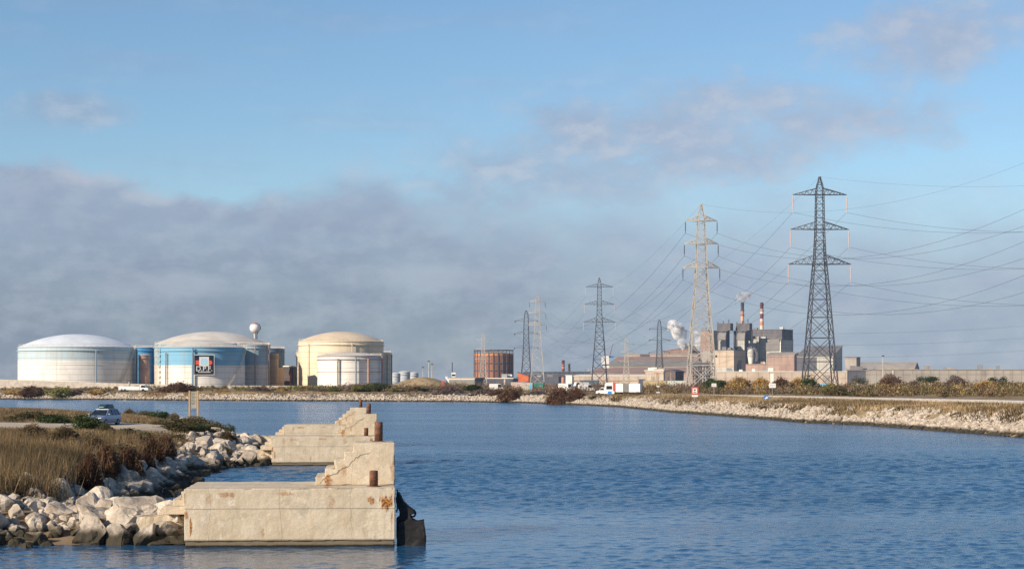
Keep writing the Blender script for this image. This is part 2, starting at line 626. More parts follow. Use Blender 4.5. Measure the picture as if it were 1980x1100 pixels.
def foliage_mat(name, c1, c2, c3=None, trans=0.25):
    """leaf colour: clump noise in world space plus a little change from leaf to leaf and bush to bush"""
    m = bpy.data.materials.new(name)
    m.use_nodes = True
    T = NT(m.node_tree)
    b = m.node_tree.nodes['Principled BSDF']
    b.inputs['Roughness'].default_value = 0.8
    b.inputs['Specular IOR Level'].default_value = 0.15
    geo = T.n('ShaderNodeNewGeometry')
    v = geo.outputs['Position']
    isl = geo.outputs['Random Per Island']
    col = T.mix(T.maprange(T.noise(v, 0.9, 4.0), 0.36, 0.64), c1, c2)
    if c3:
        col = T.mix(T.maprange(T.noise(v, 0.25, 3.0), 0.45, 0.62), col, c3)
    val = T.math('MULTIPLY', T.maprange(isl, 0, 1, 0.6, 1.4, False), T.maprange(T.n('ShaderNodeObjectInfo').outputs['Random'], 0, 1, 0.8, 1.2, False))
    cb = T.n('ShaderNodeCombineXYZ')
    for i in range(3):
        T.put(cb.inputs[i], val)
    col = T.mix(1.0, col, cb.outputs[0], 'MULTIPLY')
    T.put(b.inputs['Base Color'], col)
    ts = T.n('ShaderNodeBsdfTranslucent')
    T.put(ts.inputs[0], col)
    mx = T.n('ShaderNodeMixShader')
    mx.inputs[0].default_value = trans
    T.put(mx.inputs[1], b.outputs[0])
    T.put(mx.inputs[2], ts.outputs[0])
    T.put(m.node_tree.nodes['Material Output'].inputs[0], mx.outputs[0])
    return m


RUST = [(1.3, 1.60, 0.34, 0.09, 0.6), (3.1, 1.63, 0.26, 0.07, 0.5), (6.36, 0.85, 0.05, 0.34, 0.6), (2.4, 0.42, 0.08, 0.22, 0.4),
        (0.20, 0.62, 0.05, 0.28, 0.95), (5.72, 1.42, 0.13, 0.16, 0.9), (6.18, 1.38, 0.22, 0.30, 1.0), (0.05, 1.0, 0.10, 0.16, 0.8),
        (4.5, 1.42, 0.12, 0.3, 0.3), (0.75, 1.5, 0.12, 0.2, 0.3), (4.35, 1.97, 0.16, 0.22, 1.0), (4.85, 2.25, 0.1, 0.25, 0.5), (6.38, 2.3, 0.08, 0.5, 0.6)]
MT = dict(
    concrete=concrete_mat('concrete', RUST),
    rock=rock_mat(),
    water=water_mat(),
    ground=ground_mat(),
    soil=mat('bank_soil', (0.13, 0.085, 0.045), (0.26, 0.19, 0.11), 0.6, 0.95, coords='World'),
    path=mat('gravel_path', (0.42, 0.34, 0.24), (0.55, 0.46, 0.35), 1.5, 0.95, coords='World'),
    asphalt=mat('asphalt', (0.19, 0.175, 0.165), (0.28, 0.26, 0.24), 0.3, 0.9, coords='World'),
    verge=mat('pale_kerb', (0.40, 0.35, 0.30), (0.52, 0.47, 0.40), 0.8, 0.9, coords='World'),
    rust=mat('rusty_steel', (0.10, 0.045, 0.028), (0.24, 0.11, 0.065), 6.0, 0.75, 0.01, 30, streak=((0.05, 0.03, 0.025), 8, 0.5, 0.7, 0.8)),
    rubber=mat('black_rubber', (0.010, 0.010, 0.011), (0.022, 0.02, 0.02), 5.0, 0.75, 0.01, 14),
    rope=mat('dark_rope', (0.02, 0.018, 0.016), (0.04, 0.035, 0.03), 10.0, 0.9),
    pyl_dark=mat('dark_pylon_steel', (0.065, 0.07, 0.085), (0.10, 0.105, 0.12), 0.2, 0.6, metal=0.3),
    pyl_pale=mat('cream_pylon_paint', (0.46, 0.42, 0.36), (0.34, 0.32, 0.29), 0.25, 0.7),
    ins_pink=mat('pink_porcelain', (0.62, 0.47, 0.42), rough=0.35),
    ins_grey=mat('slate_porcelain', (0.12, 0.14, 0.18), rough=0.35),
    wire=mat('cable', (0.10, 0.11, 0.13), rough=0.6, metal=0.4),
    white=mat('white_paint', (0.78, 0.77, 0.74), (0.66, 0.64, 0.60), 2.0, 0.45, spec=0.5),
    glass=mat('dark_glass', (0.012, 0.02, 0.028), rough=0.08, spec=0.6),
    tyre=mat('tyre_rubber', (0.015, 0.015, 0.016), rough=0.85),
    steel=mat('grey_steel', (0.36, 0.37, 0.38), (0.28, 0.29, 0.30), 3.0, 0.45, metal=0.5),
    black=mat('black_plastic', (0.02, 0.021, 0.022), rough=0.5),
    red=mat('red_paint', (0.62, 0.07, 0.04), rough=0.5),
    orange=mat('orange_paint', (0.62, 0.16, 0.06), (0.42, 0.1, 0.05), 0.3, 0.6),
    blue=mat('blue_paint', (0.03, 0.20, 0.55), rough=0.45),
    cyan=mat('cyan_paint', (0.10, 0.45, 0.68), rough=0.5),
    green=mat('green_paint', (0.05, 0.22, 0.18), (0.03, 0.14, 0.12), 0.5, 0.55),
    wood=mat('pale_timber', (0.48, 0.31, 0.15), (0.36, 0.22, 0.1), 6.0, 0.8, stretch=(1, 1, 0.1)),
    panel=mat('faded_board', (0.36, 0.34, 0.28), (0.27, 0.26, 0.22), 2.0, 0.5),
    ink=mat('faded_print', (0.10, 0.10, 0.09), rough=0.6),
    car=mat('silver_blue_car_paint', (0.22, 0.285, 0.41), rough=0.28, metal=0.35, spec=0.6),
    rackbox=mat('dark_teal_plastic', (0.02, 0.055, 0.06), rough=0.35, spec=0.5),
    lamp=mat('headlamp_glass', (0.72, 0.74, 0.78), rough=0.1, spec=0.8),
)
FO = dict(
    straw=foliage_mat('straw_grass', (0.36, 0.255, 0.135), (0.48, 0.36, 0.20), (0.24, 0.165, 0.085)),
    stalk=foliage_mat('dry_stalks', (0.165, 0.11, 0.058), (0.28, 0.20, 0.105), (0.10, 0.075, 0.04)),
    olive=foliage_mat('olive_leaves', (0.085, 0.08, 0.035), (0.16, 0.135, 0.06), (0.20, 0.15, 0.075)),
    green=foliage_mat('dark_green_leaves', (0.035, 0.06, 0.02), (0.075, 0.095, 0.03)),
    lime=foliage_mat('yellow_green_leaves', (0.20, 0.19, 0.05), (0.30, 0.26, 0.08), (0.12, 0.13, 0.035)),
    brown=foliage_mat('bare_brown_twigs', (0.11, 0.06, 0.035), (0.19, 0.11, 0.065), (0.15, 0.07, 0.03)),
    mauve=foliage_mat('grey_brown_twigs', (0.17, 0.12, 0.10), (0.25, 0.18, 0.15)),
    gold=foliage_mat('golden_reeds', (0.46, 0.30, 0.11), (0.60, 0.43, 0.18), (0.38, 0.24, 0.08)),
    bark=mat('bark', (0.09, 0.06, 0.04), (0.14, 0.10, 0.07), 3.0, 0.9),
)

# ------------------------------------------------------------------ ground, water, banks
SHORE = [(80, -60), (60, 40), (52, 120), (48.6, 172), (46, 202), (43.7, 228), (38.5, 243), (36.5, 268), (34, 292), (28.7, 333), (23.9, 409), (14.5, 461),
         (2, 505), (-14, 530), (-45, 550), (-76, 560), (-110, 585), (-150, 618), (-260, 660), (-600, 760), (-2500, 1100)]
FAR_POLY = SHORE + [(-14000, 3000), (-14000, 14000), (14000, 14000), (14000, -60)]


def land_z(x, y, noise=True):
    s = polydist(x, y, FAR_POLY)
    z = interp_prof(s, [(-200, -3), (-8, -2.5), (-0.6, -0.35), (0, 0.1), (4, 1.85), (9, 2.2), (20, 2.55), (80, 3.5), (240, 4.2), (700, 4.35), (20000, 4.4)])
    if noise:
        z = z + fbm(x, y, 22.0, 3, 4) * np.clip((s - 26) / 40, 0, 1) * 0.3
    return z


def lz(x, y):
    return float(land_z(np.array([x]), np.array([y]), False)[0])


rows = np.concatenate([np.linspace(20, 160, 30)[:-1], np.linspace(160, 340, 150)[:-1], np.linspace(340, 700, 230)[:-1], np.geomspace(700, 4200, 70)])
us = np.concatenate([np.linspace(-0.9, -0.32, 50)[:-1], np.linspace(-0.32, 0.32, 380)[:-1], np.linspace(0.32, 0.9, 50)])
Y = np.repeat(rows[:, None], len(us), 1)
X = np.minimum(Y, 3600) * us[None, :]
tag(link('ground', grid_mesh('ground', X, Y, land_z(X, Y), MT['ground'])), kind='structure')

# water with real waves near the camera, calmer facets farther off
ys = [30.0]
while ys[-1] < 260:
    ys.append(ys[-1] + 0.062 * (max(ys[-1], 46) / 46) ** 1.55)
wr = np.array(ys + list(np.linspace(ys[-1] + 3, 720, 120)))
wu = np.concatenate([np.linspace(-0.9, -0.34, 40)[:-1], np.linspace(-0.34, 0.34, 620)[:-1], np.linspace(0.34, 0.9, 40)])
Y = np.repeat(wr[:, None], len(wu), 1)
X = Y * wu[None, :]
dy = np.gradient(wr)[:, None]
dx = (Y * 0.0011)
Z = np.zeros_like(X)
gust = 0.75 + 0.45 * fbm(X * 0.35, Y, 26.0, 5, 3)
for i in range(110):
    lam = 0.30 * (6.5 ** (i / 109.0)) * rng.uniform(0.9, 1.1)
    th = R(90) + rng.normal(0.2, 0.85)
    k = 2 * math.pi / lam
    amp = 0.0046 * lam ** 0.55 * rng.uniform(0.5, 1.4)
    fade = np.clip((lam / np.maximum(dy, dx * 0.5) - 2.2) / 2.0, 0, 1)
    ph = k * (X * math.cos(th) + Y * math.sin(th)) + rng.uniform(0, 6.28)
    w_ = np.sin(ph)
    Z += amp * fade * (w_ - 0.25 * np.cos(2 * ph))
Z *= gust * (0.28 + 0.72 * np.clip((np.hypot(X + 7.5, Y - 59) - 6) / 22, 0, 1))
tag(link('water', grid_mesh('water', X, Y, Z, MT['water'])), kind='structure')

# near bank: a spit of land running out from the left
NEAR = [(-300, 57.6), (-40, 57.4), (-16, 57.8), (-12.0, 58.4), (-11.2, 60.0), (-12.6, 62.5), (-15.3, 70), (-15.9, 78), (-16.0, 88), (-17.4, 100), (-17.6, 110), (-16.0, 113), (-15.2, 117),
        (-17.5, 122), (-20.5, 135), (-19.5, 147), (-21.5, 153), (-25, 165), (-28, 178), (-33.5, 196), (-38.5, 211), (-48, 232), (-62, 252), (-90, 270), (-300, 290)]


def bank_z(x, y):
    s = polydist(x, y, NEAR)
    steep = 1 + 0.5 * np.clip((110 - np.asarray(y, float)) / 8, 0, 1) * np.clip((np.asarray(y, float) - 64) / 5, 0, 1)
    z = interp_prof(np.where(s > 0, s * steep, s), [(-60, -3), (-5, -1.8), (-1, -0.4), (0, 0.0), (3.2, 1.0), (6, 1.62), (10, 1.8), (20, 1.88), (400, 1.9)])
    front = np.clip((66 - np.asarray(y, float)) / 6, 0, 1) * np.clip((np.asarray(x, float) + 25) / 10, 0, 1)
    z = z - front * np.clip(z, 0, None) * 0.35
    z = z + fbm(x, y, 5.0, 8, 4) * np.clip((s - 1.5) / 3, 0, 1) * 0.14
    return z, s


def bz(x, y):
    return float(bank_z(np.array([x]), np.array([y]))[0][0])


yy = np.concatenate([np.linspace(50, 125, 260)[:-1], np.linspace(125, 310, 240)])
uu = np.concatenate([np.linspace(-0.9, -0.32, 60)[:-1], np.linspace(-0.32, -0.09, 200)])
Y = np.repeat(yy[:, None], len(uu), 1)
X = Y * uu[None, :]
Zb, _s = bank_z(X, Y)
tag(link('bank', grid_mesh('bank', X, Y, Zb, MT['soil'])), kind='structure')

# gravel track on the spit
pth = [(-75, 131), (-47, 131.5), (-34, 131), (-26.5, 133), (-25.5, 140), (-26.5, 147), (-29.5, 152), (-36, 154), (-47, 153), (-75, 152)]
gx = np.linspace(-75, -25, 74)
gy = np.linspace(129, 156, 60)
GX, GY = np.meshgrid(gx, gy)
sd = polydist(GX, GY, pth)
GZ = bank_z(GX, GY)[0] + np.clip(sd * 0.2, -0.25, 0.05) + fbm(GX, GY, 1.5, 4, 2) * 0.02
tag(link('path', grid_mesh('path', GX, GY, GZ, MT['path'])), kind='structure')


# road along the far bank
def densify(pts, step):
    out = []
    for a, b in zip(pts[:-1], pts[1:]):
        n = max(1, int(math.dist(a, b) / step))
        for i in range(n):
            out.append((a[0] + (b[0] - a[0]) * i / n, a[1] + (b[1] - a[1]) * i / n))
    return np.array(out + [pts[-1]])


def smooth_path(pts, step=3.0, it=30):
    p = densify(pts, step)
    for _ in range(it):
        p[1:-1] = (p[:-2] + 2 * p[1:-1] + p[2:]) / 4
    return p


ROAD = smooth_path([(84, 120), (80, 170), (72, 225), (64, 280), (57, 330), (51, 375), (43, 420), (34, 452), (24, 478), (8, 512), (-20, 548), (-60, 578), (-110, 607), (-160, 640), (-300, 690), (-600, 790)])
tg = np.gradient(ROAD, axis=0)
tg /= np.linalg.norm(tg, axis=1)[:, None]
nrm = np.stack([tg[:, 1], -tg[:, 0]], 1)      # points inland (away from the water)


def ribbon(name, off, dz, m, kind='structure', cross=None):
    Xr = ROAD[:, 0][:, None] + nrm[:, 0][:, None] * np.array(off)[None, :]
    Yr = ROAD[:, 1][:, None] + nrm[:, 1][:, None] * np.array(off)[None, :]
    base = land_z(ROAD[:, 0], ROAD[:, 1], False)[:, None]
    Zr = base + np.array(dz)[None, :]
    return tag(link(name, grid_mesh(name, Xr, Yr, Zr, m, False)), kind=kind)


ribbon('road', [-3.8, -2, 0, 2, 3.8], [0.16, 0.2, 0.23, 0.2, 0.16], MT['asphalt'])
verge_keep = ROAD[:, 1] < 458
full = (ROAD, nrm)
ROAD, nrm = ROAD[verge_keep], nrm[verge_keep]
ribbon('verge', [-6.6, -6.3, -4.2, -4.15, -3.85, -3.84], [-0.4, 0.10, 0.12, 0.22, 0.22, 0.15], MT['verge'])
ribbon('road_shoulder', [3.81, 4.1, 6.0, 7.0], [0.15, 0.12, 0.1, -0.5], MT['verge'])
ROAD, nrm = full
ribbon('road_marking', [-3.45, -3.3], [0.172, 0.175], MT['white'])
ribbon('road_marking', [3.3, 3.45], [0.175, 0.172], MT['white'])

# ------------------------------------------------------------------ rocks
def rock_mesh(seed, sub=3, cuts=16, rough=0.085):
    import bmesh
    bm = bmesh.new()
    bmesh.ops.create_icosphere(bm, subdivisions=sub, radius=1.0)
    r_ = random.Random(seed)
    planes = []
    for _ in range(cuts):
        n = Vector((r_.gauss(0, 1), r_.gauss(0, 1), r_.gauss(0, 0.8))).normalized()
        planes.append((n, r_.uniform(0.42, 0.74)))
    off = Vector((seed * 3.1, seed * 1.7, seed * 0.9))
    for v in bm.verts:
        p = v.co.copy()
        for n, d in planes:
            t = p.dot(n) - d
            if t > 0:
                p -= n * t * 0.93
        p += v.co * (mnoise.fractal(p * 1.7 + off, 0.9, 2.1, 5) * rough * 1.6)
        v.co = p
    me = bpy.data.meshes.new('boulder')
    bm.to_mesh(me)
    bm.free()
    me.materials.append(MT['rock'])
    return me


ROCKS = [rock_mesh(i) for i in range(14)]
BIG = [rock_mesh(40 + i, 4, 13, 0.13) for i in range(6)]


def boulder(me, loc, scl, rot, label, group):
    o = link('boulder', me, None, loc)
    o.scale = scl
    o.rotation_euler = rot
    return tag(o, label, 'boulder', group)


# hand placed stones of the foreground: (px of centre, py of centre, d, half width px, half height px, half depth m, label)
def front_rock(i, px, py, d, hw, hh, hd, label, tilt=0.0, yaw=0.0):
    s = d / F
    o = boulder(BIG[i % 6] if hw > 26 else ROCKS[i % 14], P(px, py, d), (hw * s * 1.75, hd * 1.35, hh * s * 1.7), (rnd.uniform(-.2, .2), tilt, yaw), label, 'boulders at the foot of the nearest concrete platform')
    return o


FR = [
    (0, 215, 1012, 60.5, 44, 30, 1.0, 'rounded cream boulder at the heart of the foreground rock pile', 0.2),
    (1, 262, 1018, 59.8, 62, 38, 1.1, 'broad pale boulder packed against the middle of the foreground rock pile', -0.1),
    (2, 314, 1022, 60.0, 56, 40, 1.0, 'long cream boulder wedged against the end of the nearest platform', 0.15),
    (3, 232, 1044, 58.4, 26, 23, 0.55, 'angular grey brown block leaning at the waterline, wedge shaped', -0.5),
    (4, 182, 1035, 58.8, 30, 26, 0.7, 'brown mottled boulder beside the wedge shaped block at the waterline', 0.3),
    (5, 325, 1019, 58.6, 19, 13, 0.4, 'bright white stone lying on top of the cream boulders by the platform', 0.0),
    (6, 318, 1046, 58.6, 34, 15, 0.5, 'low boulder half sunk at the waterline beside the platform corner', 0.0),
    (7, 284, 1040, 58.3, 19, 20, 0.5, 'small tan boulder between the wedge shaped block and the platform', 0.2),
    (8, 167, 1006, 60.4, 14, 22, 0.5, 'dark grey upright stone at the edge of the foreground pile', 0.1),
    (9, 258, 978, 63.5, 13, 16, 0.35, 'sharp pointed white stone standing up behind the foreground pile', 0.9),
    (10, 224, 978, 64.0, 18, 13, 0.4, 'knobbly white stone in the heap above the foreground boulders', 0.4),
    (11, 190, 966, 65.0, 24, 20, 0.6, 'pitted pale stone at the crest of the foreground heap', 0.2),
    (12, 172, 984, 63.0, 22, 20, 0.6, 'pale stone below the crest of the foreground heap', 0.2),
    (13, 205, 985, 62.6, 24, 14, 0.5, 'flat pale stone in front of the pitted crest stone', -0.2),
    (2, 338, 1004, 59.6, 27, 26, 0.75, 'crumbling cream block touching the platform wall', 0.1),
]
for f in FR:
    front_rock(f[0], *f[1:7], f[7], f[8], rnd.uniform(-.5, .5))

# the rest of the near bank's armour stone, single boulders along the waterline
near_rocks = []
line = densify(NEAR[1:24], 0.3)
tgl = np.gradient(line, axis=0)
tgl /= np.linalg.norm(tgl, axis=1)[:, None] + 1e-9
inl = np.stack([-tgl[:, 1], tgl[:, 0]], 1)
cand = []
for _ in range(60000):
    i = rnd.randrange(len(line))
    s_ = rnd.uniform(-1.0, 4.6)
    q = line[i] + inl[i] * s_
    if q[1] > 182 or q[0] < -0.33 * q[1] - 1:
        continue
    if q[1] > 62 and q[1] < 64 and q[0] > -13:
        continue
    if q[1] > 62:
        lim = 2.5 if q[1] < 108 else 3.3
        if s_ > lim + 0.6 * math.sin(q[1] * 0.5):
            continue
        r_ = rnd.choice((0.34, 0.42, 0.55, 0.65, 0.8)) * (1.0 if s_ < 2 else 0.85) * (1.0 if q[1] < 104 else 1.25)
    else:
        r_ = rnd.choice((0.4, 0.55, 0.7, 0.9)) * (1.0 if s_ < 3.4 else 0.75)
    if q[1] < 62.6 and -14.2 < q[0]:
        continue
    if q[1] < 61 and -16.5 < q[0] < -10:
        r_ *= 0.5
    ok = True
    for (a, b, rr) in cand:
        if (a - q[0]) ** 2 + (b - q[1]) ** 2 < (0.72 * (r_ + rr)) ** 2:
            ok = False
            break
    if ok:
        cand.append((q[0], q[1], r_))
    if len(cand) > 560:
        break
cand.sort(key=lambda c: -c[2] / c[1])
GROUP_R = 'pale limestone boulders armouring the near bank'
for k, (x, y, r_) in enumerate(cand[:275]):
    z = bz(x, y)
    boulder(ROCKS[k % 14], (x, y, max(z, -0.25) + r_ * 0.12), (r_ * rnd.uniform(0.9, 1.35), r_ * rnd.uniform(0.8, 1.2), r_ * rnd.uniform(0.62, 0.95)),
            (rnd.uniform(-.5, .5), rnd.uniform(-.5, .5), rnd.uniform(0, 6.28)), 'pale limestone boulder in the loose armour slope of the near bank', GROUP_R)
small_src = []
for i in range(6):
    me_ = rock_mesh(70 + i, 2, 7)
    small_src.append((np.array([v.co for v in me_.vertices]), np.array([p.vertices for p in me_.polygons])))
    bpy.data.meshes.remove(me_)


def rock_field(name, spots, kind='stuff'):
    tris = []
    for k, (x, y, z, r_) in enumerate(spots):
        v, f = small_src[k % 6]
        a = rnd.uniform(0, 6.28)
        c, s_ = math.cos(a), math.sin(a)
        sx, sy, sz = r_ * rnd.uniform(.85, 1.4), r_ * rnd.uniform(.8, 1.2), r_ * rnd.uniform(.6, 1.0)
        p = v * np.array([sx, sy, sz])
        p = np.stack([p[:, 0] * c - p[:, 1] * s_, p[:, 0] * s_ + p[:, 1] * c, p[:, 2]], 1) + np.array([x, y, z])
        tris.append(p[f])
    return tag(link(name, soup(name, np.concatenate(tris), MT['rock'], 3)), kind=kind)


sm = []
for (x, y, r_) in cand[275:]:
    sm.append((x, y, bz(x, y) + r_ * 0.15, r_))
for _ in range(2600):
    i = rnd.randrange(len(line))
    s_ = rnd.uniform(-0.6, 4.8)
    q = line[i] + inl[i] * s_
    if q[1] > 200 or q[0] < -0.34 * q[1] or (q[1] < 62 and q[0] > -12):
        continue
    r_ = rnd.uniform(0.1, 0.3)
    sm.append((q[0], q[1], bz(q[0], q[1]) + 0.03, r_))
rock_field('rubble', sm)

# riprap of the far bank
sp = []
fl = densify(SHORE[2:19], 0.5)
ft = np.gradient(fl, axis=0)
ft /= np.linalg.norm(ft, axis=1)[:, None] + 1e-9
fi = np.stack([ft[:, 1], -ft[:, 0]], 1)
for _ in range(20000):
    i = rnd.randrange(len(fl))
    s_ = rnd.uniform(-0.9, 3.9) if rnd.random() < 0.95 else rnd.uniform(3.9, 5.5)
    q = fl[i] + fi[i] * s_
    if abs(q[0]) > 0.34 * q[1]:
        continue
    r_ = rnd.choice((0.18, 0.24, 0.3, 0.38, 0.5)) * (1.05 if q[1] < 420 else 1.15)
    if fbm(q[0], q[1], 5.0, 21, 3) > 0.35 and s_ > 1.6:
        continue
    sp.append((q[0], q[1], lz(q[0], q[1]) + 0.02 + r_ * 0.1, r_))
rock_field('riprap', sp)


# ------------------------------------------------------------------ mooring platforms
def rough_block(bm_boxes, name, parent, m, cuts=0.16, amp=0.012, chip=0.05, seed=0):
    chip *= 1.5
    """boxes or x-z profiles -> bevelled, subdivided and weathered concrete"""
    import bmesh
    mb = MB()
    for kind, a in bm_boxes:
        if kind == 'box':
            mb.box(*a)
        else:
            mb.prism_xz(*a)
    bm = bmesh.new()
    vs = [bm.verts.new(v) for v in mb.v]
    for f in mb.f:
        try:
            bm.faces.new([vs[i] for i in f])
        except ValueError:
            pass
    bmesh.ops.remove_doubles(bm, verts=bm.verts, dist=1e-5)
    bmesh.ops.recalc_face_normals(bm, faces=bm.faces)
    sharp = [e for e in bm.edges if len(e.link_faces) == 2 and e.calc_face_angle(0) > 0.5]
    bmesh.ops.bevel(bm, geom=sharp, offset=0.03, segments=2, affect='EDGES', profile=0.6)
    bmesh.ops.triangulate(bm, faces=[f for f in bm.faces if len(f.verts) > 4])
    for _ in range(6):
        long_e = [e for e in bm.edges if e.calc_length() > cuts]
        if not long_e:
            break
        bmesh.ops.subdivide_edges(bm, edges=long_e, cuts=1, use_grid_fill=True)
        bmesh.ops.triangulate(bm, faces=[f for f in bm.faces if len(f.verts) > 4])
    bm.normal_update()
    off = Vector((seed * 4.3, seed * 2.1, 0))
    mv = []
    for v in bm.verts:
        n = v.normal
        edgy = 1.0 - max(abs(n.x), abs(n.y), abs(n.z))
        q = v.co + off
        d = mnoise.fractal(q * 2.2, 1.0, 2.0, 4) * amp
        c = mnoise.fractal(q * 1.6 + Vector((9, 3, 1)), 1.0, 2.0, 3)
        if edgy > 0.03 and c > 0.1:
            d -= min(1, (c - 0.1) * 4) * chip
        mv.append(n * d)
    for v, d in zip(bm.verts, mv):
        v.co += d
    me = bpy.data.meshes.new(name)
    bm.to_mesh(me)
    bm.free()
    me.materials.append(m)
    return link(name, me, parent)


def make_platform():
    root = empty('mooring_platform', (0, 0, 0), 'nearest and largest concrete mooring platform, beside the foreground boulders', 'platform', 'stepped concrete mooring platforms')
    c = MT['concrete']
    rough_block([('box', (0, 6.46, 0, 4.1, 0.18, 1.8))], 'deck_block', root, c, 0.15, 0.012, 0.06, 1)
    rough_block([('box', (0.03, 6.43, 0.035, 4.06, -1.4, 0.177))], 'footing', root, c, 0.3, 0.008, 0.02, 2)
    st = [(3.95, 1.803), (6.46, 1.803), (6.46, 3.14), (5.15, 3.14), (5.15, 2.87), (4.86, 2.87), (4.86, 2.61), (4.55, 2.61), (4.55, 2.34), (4.25, 2.34), (4.25, 2.08), (3.95, 2.08)]
    rough_block([('prism', (st, 1.75, 4.07))], 'stepped_block', root, c, 0.15, 0.012, 0.06, 3)
    es = [(-0.003, 0.9), (-0.003, 1.62), (-0.26, 1.62), (-0.26, 1.40), (-0.5, 1.40), (-0.5, 1.18), (-0.78, 1.18), (-0.78, 0.9)]
    es = es[::-1]
    rough_block([('prism', (es, 1.6, 3.9))], 'end_steps', root, c, 0.2, 0.014, 0.05, 4)
    rough_block([('box', (-2.3, -0.003, 2.0, 4.0, -1.0, 0.85))], 'apron', root, c, 0.22, 0.07, 0.16, 5)
    for (x, y, z, h) in ((5.80, 0.95, 1.78, 0.52), (5.95, 3.2, 3.12, 0.66)):
        b = MB()
        b.lathe([(0.0, -0.02), (0.135, -0.02), (0.135, h - 0.03), (0.128, h - 0.008), (0.112, h), (0.104, h - 0.008), (0.1, h - 0.05), (0.0, h - 0.06)], 22)
        b.lathe([(0.138, h * 0.42), (0.142, h * 0.44), (0.142, h * 0.47), (0.138, h * 0.49)], 22)
        b.lathe([(0.22, -0.02), (0.22, 0.035), (0.136, 0.036)], 22)
        o = b.build('bollard', MT['rust'], root, True, (x, y, z))
    return root


plat = make_platform()
plat.location = (PX(356, 57.15), 57.15, 0.0)
plat.rotation_euler.z = R(4.0)
for (px, d, rz, lab) in ((525, 114.6, 4.0, 'second of the concrete mooring platforms, joined to the bank by white boulders'),
                         (549, 147.0, 3.0, 'farthest concrete mooring platform, mostly hidden behind the second one')):
    q = copy_tree(plat)
    q.location = (PX(px, d), d, 0.0)
    q.rotation_euler.z = R(rz)
    q['label'] = lab

# black rubber fender hung on the near platform's outer corner
fx, fy = PX(763, 57.6) + 0.03, 58.1
fen = empty('fender', (fx, fy, 0), 'torn black rubber fender hanging into the water from the nearest platform', 'fender')
drum = rough_block([('prism', ([(0.02, -0.4), (0.84, -0.4), (0.90, 0.05), (0.87, 0.45), (0.84, 0.80), (0.62, 0.76), (0.45, 0.83), (0.1, 0.78), (0.02, 0.6)], -0.25, 0.55))], 'block', fen, MT['rubber'], 0.10, 0.035, 0.05, 9)
drum.rotation_euler = (0.0, 0.03, 0.05)
b = MB()
flap = [(0.0, 0.2), (0.42, 0.25), (0.50, 0.78), (0.44, 0.95), (0.58, 0.98), (0.52, 1.1), (0.36, 1.22), (0.22, 1.36), (0.13, 1.55), (0.07, 1.66), (0.0, 1.60), (0.02, 1.2), (0.10, 1.05), (0.09, 0.9), (0.0, 0.86)]
b.prism_xz(flap, -0.16, 0.30)
fl_ = b.build('torn_sheet', MT['rubber'], fen)
md = fl_.modifiers.new('bevel', 'BEVEL')
md.width = 0.03
md.segments = 2
b = MB()
pts = [(0.02 + 0.02 * math.sin(i * 1.3), -0.12, 1.74 - i * 0.09) for i in range(9)]
b.tube(pts, 0.022, 6)
ring = [(0.5 + 0.09 * math.cos(a), 0.05, 0.98 + 0.11 * math.sin(a)) for a in [i * 0.63 for i in range(11)]]
b.tube(ring, 0.03, 6)
b.build('chain', MT['rope'], fen)

# ------------------------------------------------------------------ grass and shrubs
def blades(spots, hmin, hmax, w, lean=0.35, nper=9, spread=0.22):
    """spots (n,3) -> triangles"""
    n = len(spots)
    base = np.repeat(np.asarray(spots), nper, 0)
    k = len(base)
    base = base + np.concatenate([rng.normal(0, spread, (k, 2)), np.zeros((k, 1))], 1)
    hh = rng.uniform(hmin, hmax, (k, 1))
    a = rng.uniform(0, 6.283, k)
    dirv = np.stack([np.cos(a), np.sin(a), np.zeros(k)], 1) * (w * 0.5)
    ln = np.concatenate([rng.normal(0, lean, (k, 2)), np.zeros((k, 1))], 1) * hh
    tip = base + ln + np.array([0, 0, 1.0]) * hh
    return np.stack([base - dirv, base + dirv, tip], 1)


def scatter_near(n, smin, ymin, ymax, dens=0.0, seed=1, xcut=None):
    out = []
    x = rng.uniform(-100, -10, n * 8)
    y = ymin + (ymax - ymin) * rng.random(n * 8) ** 1.3
    ok = (x > -0.34 * y)
    x, y = x[ok], y[ok]
    z, s = bank_z(x, y)
    f = fbm(x, y, 6.0, seed, 3)
    ok = (s > smin + 1.0 * f) & (f > dens) & (polydist(x, y, pth) < -0.3)
    p = np.stack([x, y, z - 0.05], 1)[ok]
    return p[:n]


g1 = scatter_near(8000, 3.3, 64, 136, -0.45)
g1b = g1[g1[:, 1] >= 100]
g1 = g1[g1[:, 1] < 104]
g2 = scatter_near(6500, 2.8, 136, 262, -0.5, 2)
gr = np.concatenate([blades(np.array([(line[i][0] + inl[i][0] * q, line[i][1] + inl[i][1] * q, bz(line[i][0] + inl[i][0] * q, line[i][1] + inl[i][1] * q) - .05) for i, q in ((rnd.randrange(len(line)), rnd.uniform(2.2, 4.2)) for _ in range(8000)) if 66 < line[i][1] < 106]), 0.35, 1.1, 0.04, 0.25, 14, 0.3), blades(g1, 0.2, 0.8, 0.035, 0.3, 15, 0.3), blades(g1b, 0.08, 0.30, 0.04, 0.5, 12, 0.4), blades(g2, 0.12, 0.42, 0.06, 0.35, 8, 0.4)])
tag(link('grass', soup('grass', gr, FO['stalk'], 3)), kind='stuff')
g3 = scatter_near(2600, 3.2, 66, 250, 0.12, 5)
tag(link('grass', soup('grass', blades(g3, 0.2, 0.45, 0.045, 0.4, 12, 0.3), FO['straw'], 3)), kind='stuff')


